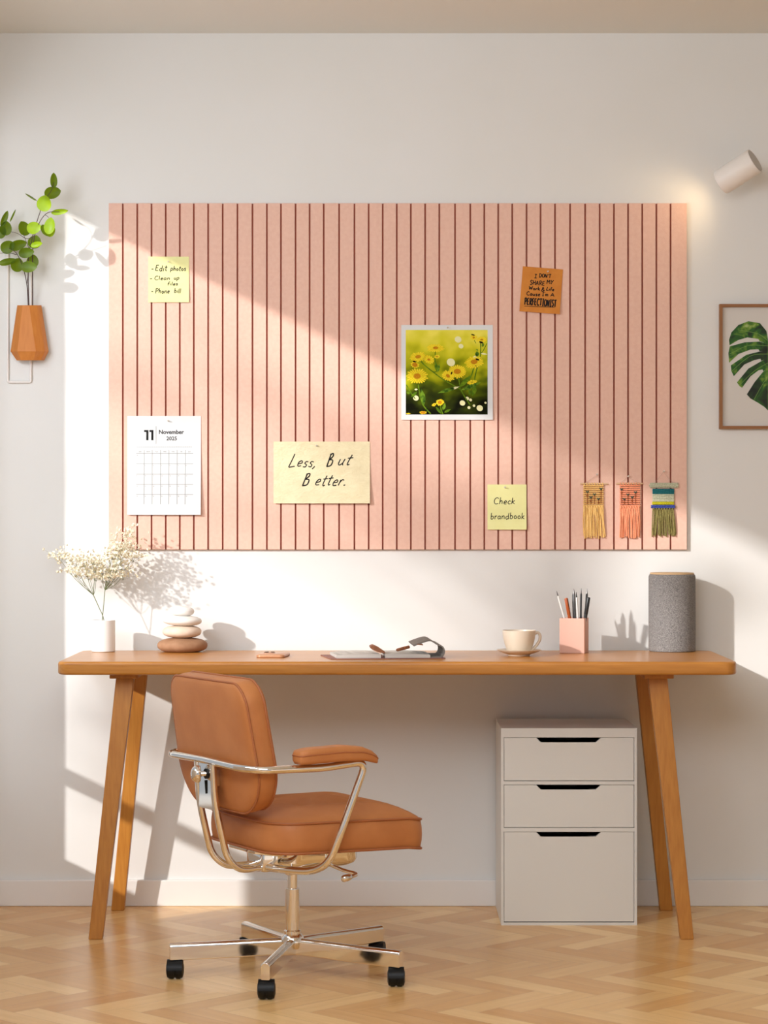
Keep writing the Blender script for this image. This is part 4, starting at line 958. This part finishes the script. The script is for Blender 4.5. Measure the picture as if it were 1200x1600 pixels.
seat = obj('seat', bm, M['leather'], ch, 60)
bm = B()
for z, rr in ((z0s, .0032), (z1s-.001, .003)):
    P = [Vector((p_.x, p_.y, p_.z-(.7*(p_.x-.12)**2 if p_.x > .12 else 0))) for p_ in seat_ring(-.0015, z)]; tube(bm, P, rr, 8, closed=True)
obj('piping', bm, M['piping'], seat, 60)
# backrest
BW, BH, BTk = .435, .308, .060
zc_b = .586; lean = math.radians(9)
def back_pt(y, z, x):
    x2 = x+.12*y*y; return Vector((-.165+x2*math.cos(lean)-(z)*math.sin(lean), y, zc_b+z*math.cos(lean)+x2*math.sin(lean)))
def back_ring(ins, x):
    out = []
    for y, z in rrect(BW-2*ins, BH-2*ins, (max(.11-ins, .02), max(.11-ins, .02), max(.05-ins, .02), max(.05-ins, .02)), 10):
        k2 = 1-.10*max(0, z/BH+.1); bow = .016*(1-(2*y/BW)**2)*(1 if z > 0 else .3)*min(1, abs(2*z/BH))*(1 if z > 0 else -1)
        out.append(back_pt(y*k2, z+bow, x))
    return out
bm = B(); prof = [(.06, -.0615), (.03, -.061), (.012, -.059), (.004, -.056), (.0, -.051), (-.002, -.03), (0, -.008), (.006, 0), (.02, .006), (.05, .011), (.09, .013), (.14, .013)]
loft(bm, [back_ring(a, b2) for a, b2 in prof]); bk_ = obj('backrest', bm, M['leather'], ch, 60)
bm = B()
for ins, x in ((.0, -.053), (-.0005, -.008)): tube(bm, back_ring(ins, x), .0028, 8, closed=True)
obj('piping', bm, M['piping'], bk_, 60)
# arm tubes
zA = .540; RT = .0085
bm = B()
for sg in (1, -1):
    P = [(-.238, 0, zA+.002), (-.240, -.195*sg, zA), (-.205, -.246*sg, zA-.002), (-.05, -.252*sg, zA-.004), (.066, -.252*sg, zA+.006), (.000, -.240*sg, .371), (-.018, -.222*sg, .306), (-.032, -.165*sg, .279), (-.063, -.10*sg, .276), (-.095, -.03*sg, .278)]
    tube(bm, fillet(P, .032, 7), .0092, 14)
obj('arm_frame', bm, M['chrome'], ch, 60)
bm = B()
for y in (-.043, .043):
    P = [(-.238, y, zA+.002), (-.233, y, zA-.10), (-.200, y, .308), (-.165, y*.9, .276), (-.06, y*.6, .276)]
    tube(bm, fillet(P, .045, 7), RT, 14)
obj('back_upright', bm, M['chrome'], ch, 60)
bm = B(); hexa(bm, [Vector(p_) for p_ in ((-.236, -.043, zA-.115), (-.233, -.043, zA-.115), (-.233, .043, zA-.115), (-.236, .043, zA-.115), (-.241, -.043, zA), (-.238, -.043, zA), (-.238, .043, zA), (-.241, .043, zA))]); pl_ = obj('back_plate', bm, M['chrome'], ch, 0)
def knob(bm, c, ax_, prof, n=28):
    ax_ = Vector(ax_).normalized(); e1 = ax_.orthogonal().normalized(); e2 = ax_.cross(e1)
    loft(bm, [[Vector(c)+ax_*h+(e1*math.cos(2*PI*i/n)+e2*math.sin(2*PI*i/n))*r_ for i in range(n)] for r_, h in prof])
bm = B(); tube(bm, [(-.2425, -.012, zA-.030), (-.238, -.012, zA-.030)], .0125, 20); tube(bm, [(-.2412, -.008, zA-.046), (-.2385, -.008, zA-.078)], .0022, 6); obj('slot', bm, M['black'], pl_, 40)
bm = B()
knob(bm, (-.238, -.012, zA-.030), (-1, 0.45, 0), [(.006, 0), (.006, .014), (.019, .016), (.0215, .020), (.0205, .028), (.016, .035), (.008, .039), (.001, .040)])
obj('adjusting_knob', bm, M['chrome'], pl_, 50)
bm = B(); box(bm, (-.236, -.03, zA-.06), (-.20, .03, zA-.02), bevel=.003); obj('back_bracket', bm, M['chrome'], ch, 40)
# arm pads
for sg in (1, -1):
    bm = B(); rings = []
    for x, ww, zz_, hh in ((-.118, .018, zA+.024, .010), (-.113, .024, zA+.024, .0165), (-.09, .027, zA+.026, .0185), (.0, .0275, zA+.029, .0185), (.05, .0265, zA+.026, .0165), (.075, .024, zA+.019, .0135), (.090, .020, zA+.011, .010), (.096, .012, zA+.007, .006)):
        rings.append([Vector((x-(.004 if sg > 0 else .035), -.250*sg+y, zz_+z)) for y, z in rrect(2*ww, 2*hh, (min(hh, ww)*.55,)*4, 5)])
    loft(bm, rings); pd = obj('arm_pad', bm, M['leather'], ch, 60)
    bm = B(); tube(bm, [Vector((r_[0].x, (-.250*sg)+max(abs(p_.y+.250*sg) for p_ in r_)*s2*1.0, sum(p_.z for p_ in r_)/len(r_)+.004)) for s2, rr in ((-1, rings), (1, rings[::-1])) for r_ in rr], .0018, 6, closed=True); obj('piping', bm, M['piping'], pd, 60)
# mechanism under the seat
bm = B(); loft(bm, [[Vector((x+.045, y, z)) for x, y in rrect(.22-2*i_, .17-2*i_, (.05-i_*.6,)*4, 8)] for z, i_ in ((.270, .03), (.271, .018), (.277, .006), (.287, .0), (.3285, 0))]); obj('mechanism_cover', bm, M['chrome'], ch, 40)
bm = B(); hexa(bm, [Vector(p_) for p_ in ((-.14, -.07, .316), (-.06, -.09, .306), (-.06, .09, .306), (-.14, .07, .316), (-.14, -.07, .328), (-.06, -.09, .328), (-.06, .09, .328), (-.14, .07, .328))], .003); box(bm, (-.105, -.045, .266), (.0, .045, .316), bevel=.006); obj('seat_bracket', bm, M['chrome'], ch, 30)
bm = B(); tube(bm, fillet([(.06, -.06, .280), (.075, -.13, .268), (.098, -.155, .262), (.052, -.185, .260)], .015, 5), .0046, 10); knob(bm, (.066, -.176, .261), (-.046, -.03, 0), [(.004, 0), (.007, .004), (.0085, .018), (.0085, .036), (.004, .040)], 16); obj('tilt_lever', bm, M['chrome'], ch, 50)
bm = B(); knob(bm, (-.028, -.04, .270), (0, 0, -1), [(.012, 0), (.013, .006), (.011, .014), (.005, .017)], 20); obj('tension_knob', bm, M['chrome'], ch, 50)

# ------------------------------------------------------------------ tree outside the window: its sparse crown dapples the sun
tc_ = Vector((-5.0, -5.0, 0)); t = thing('garden_tree', 'leafy garden tree outside the left window', 'tree', tc_)
rng = random.Random(11); bm = B(); lv = B()
tube(bm, catmull([(0, 0, 0), (.05, .02, 1.2), (0, 0, 2.4), (.05, 0, 3.4), (.1, .05, 4.6)], 4), [.09]*5+[.07]*5+[.05]*4+[.025]*3, 8)
# where each clump's shade lands on the back wall (x px, y px), spread in px, leaves
clumps = [(860, 700, 110, 18), (780, 800, 90, 14), (960, 800, 80, 7), (1130, 640, 50, 8), (330, 560, 50, 9), (420, 780, 60, 9), (140, 560, 30, 6), (140, 760, 30, 6), (250, 640, 50, 7), (600, 720, 60, 8), (230, 1180, 60, 14), (1110, 920, 30, 8)]
for px, py, sd, n in clumps:
    k_ = 5.0+rng.uniform(-.5, .5); X, Z = (px-600)/540, H-(py-800)/540
    c = Vector((X-TX*k_, -k_, Z+TZ*k_))-tc_
    a = Vector((.03, 0, min(max(c.z-.7, 1.6), 4.2))); tube(bm, catmull([a, (a+c)/2+Vector((0, 0, .1)), c], 4), [.02]*5+[.009]*4, 6)
    for i in range(n):
        p = c+Vector((rng.gauss(0, sd/540*1.0), rng.gauss(0, .12), rng.gauss(0, sd/540*.75)))
        if i % 3 == 0: tube(bm, [c+(p-c)*.2, p], .004, 4)
        leaf_mesh(lv, p, rng.uniform(.035, .06), rng.uniform(.02, .034), rng.uniform(0, 2*PI), rng.uniform(-.9, .9), rng.uniform(-.9, .9))
obj('trunk', bm, M['twig'], t, 60); obj('foliage', lv, M['euc'], t, 80)
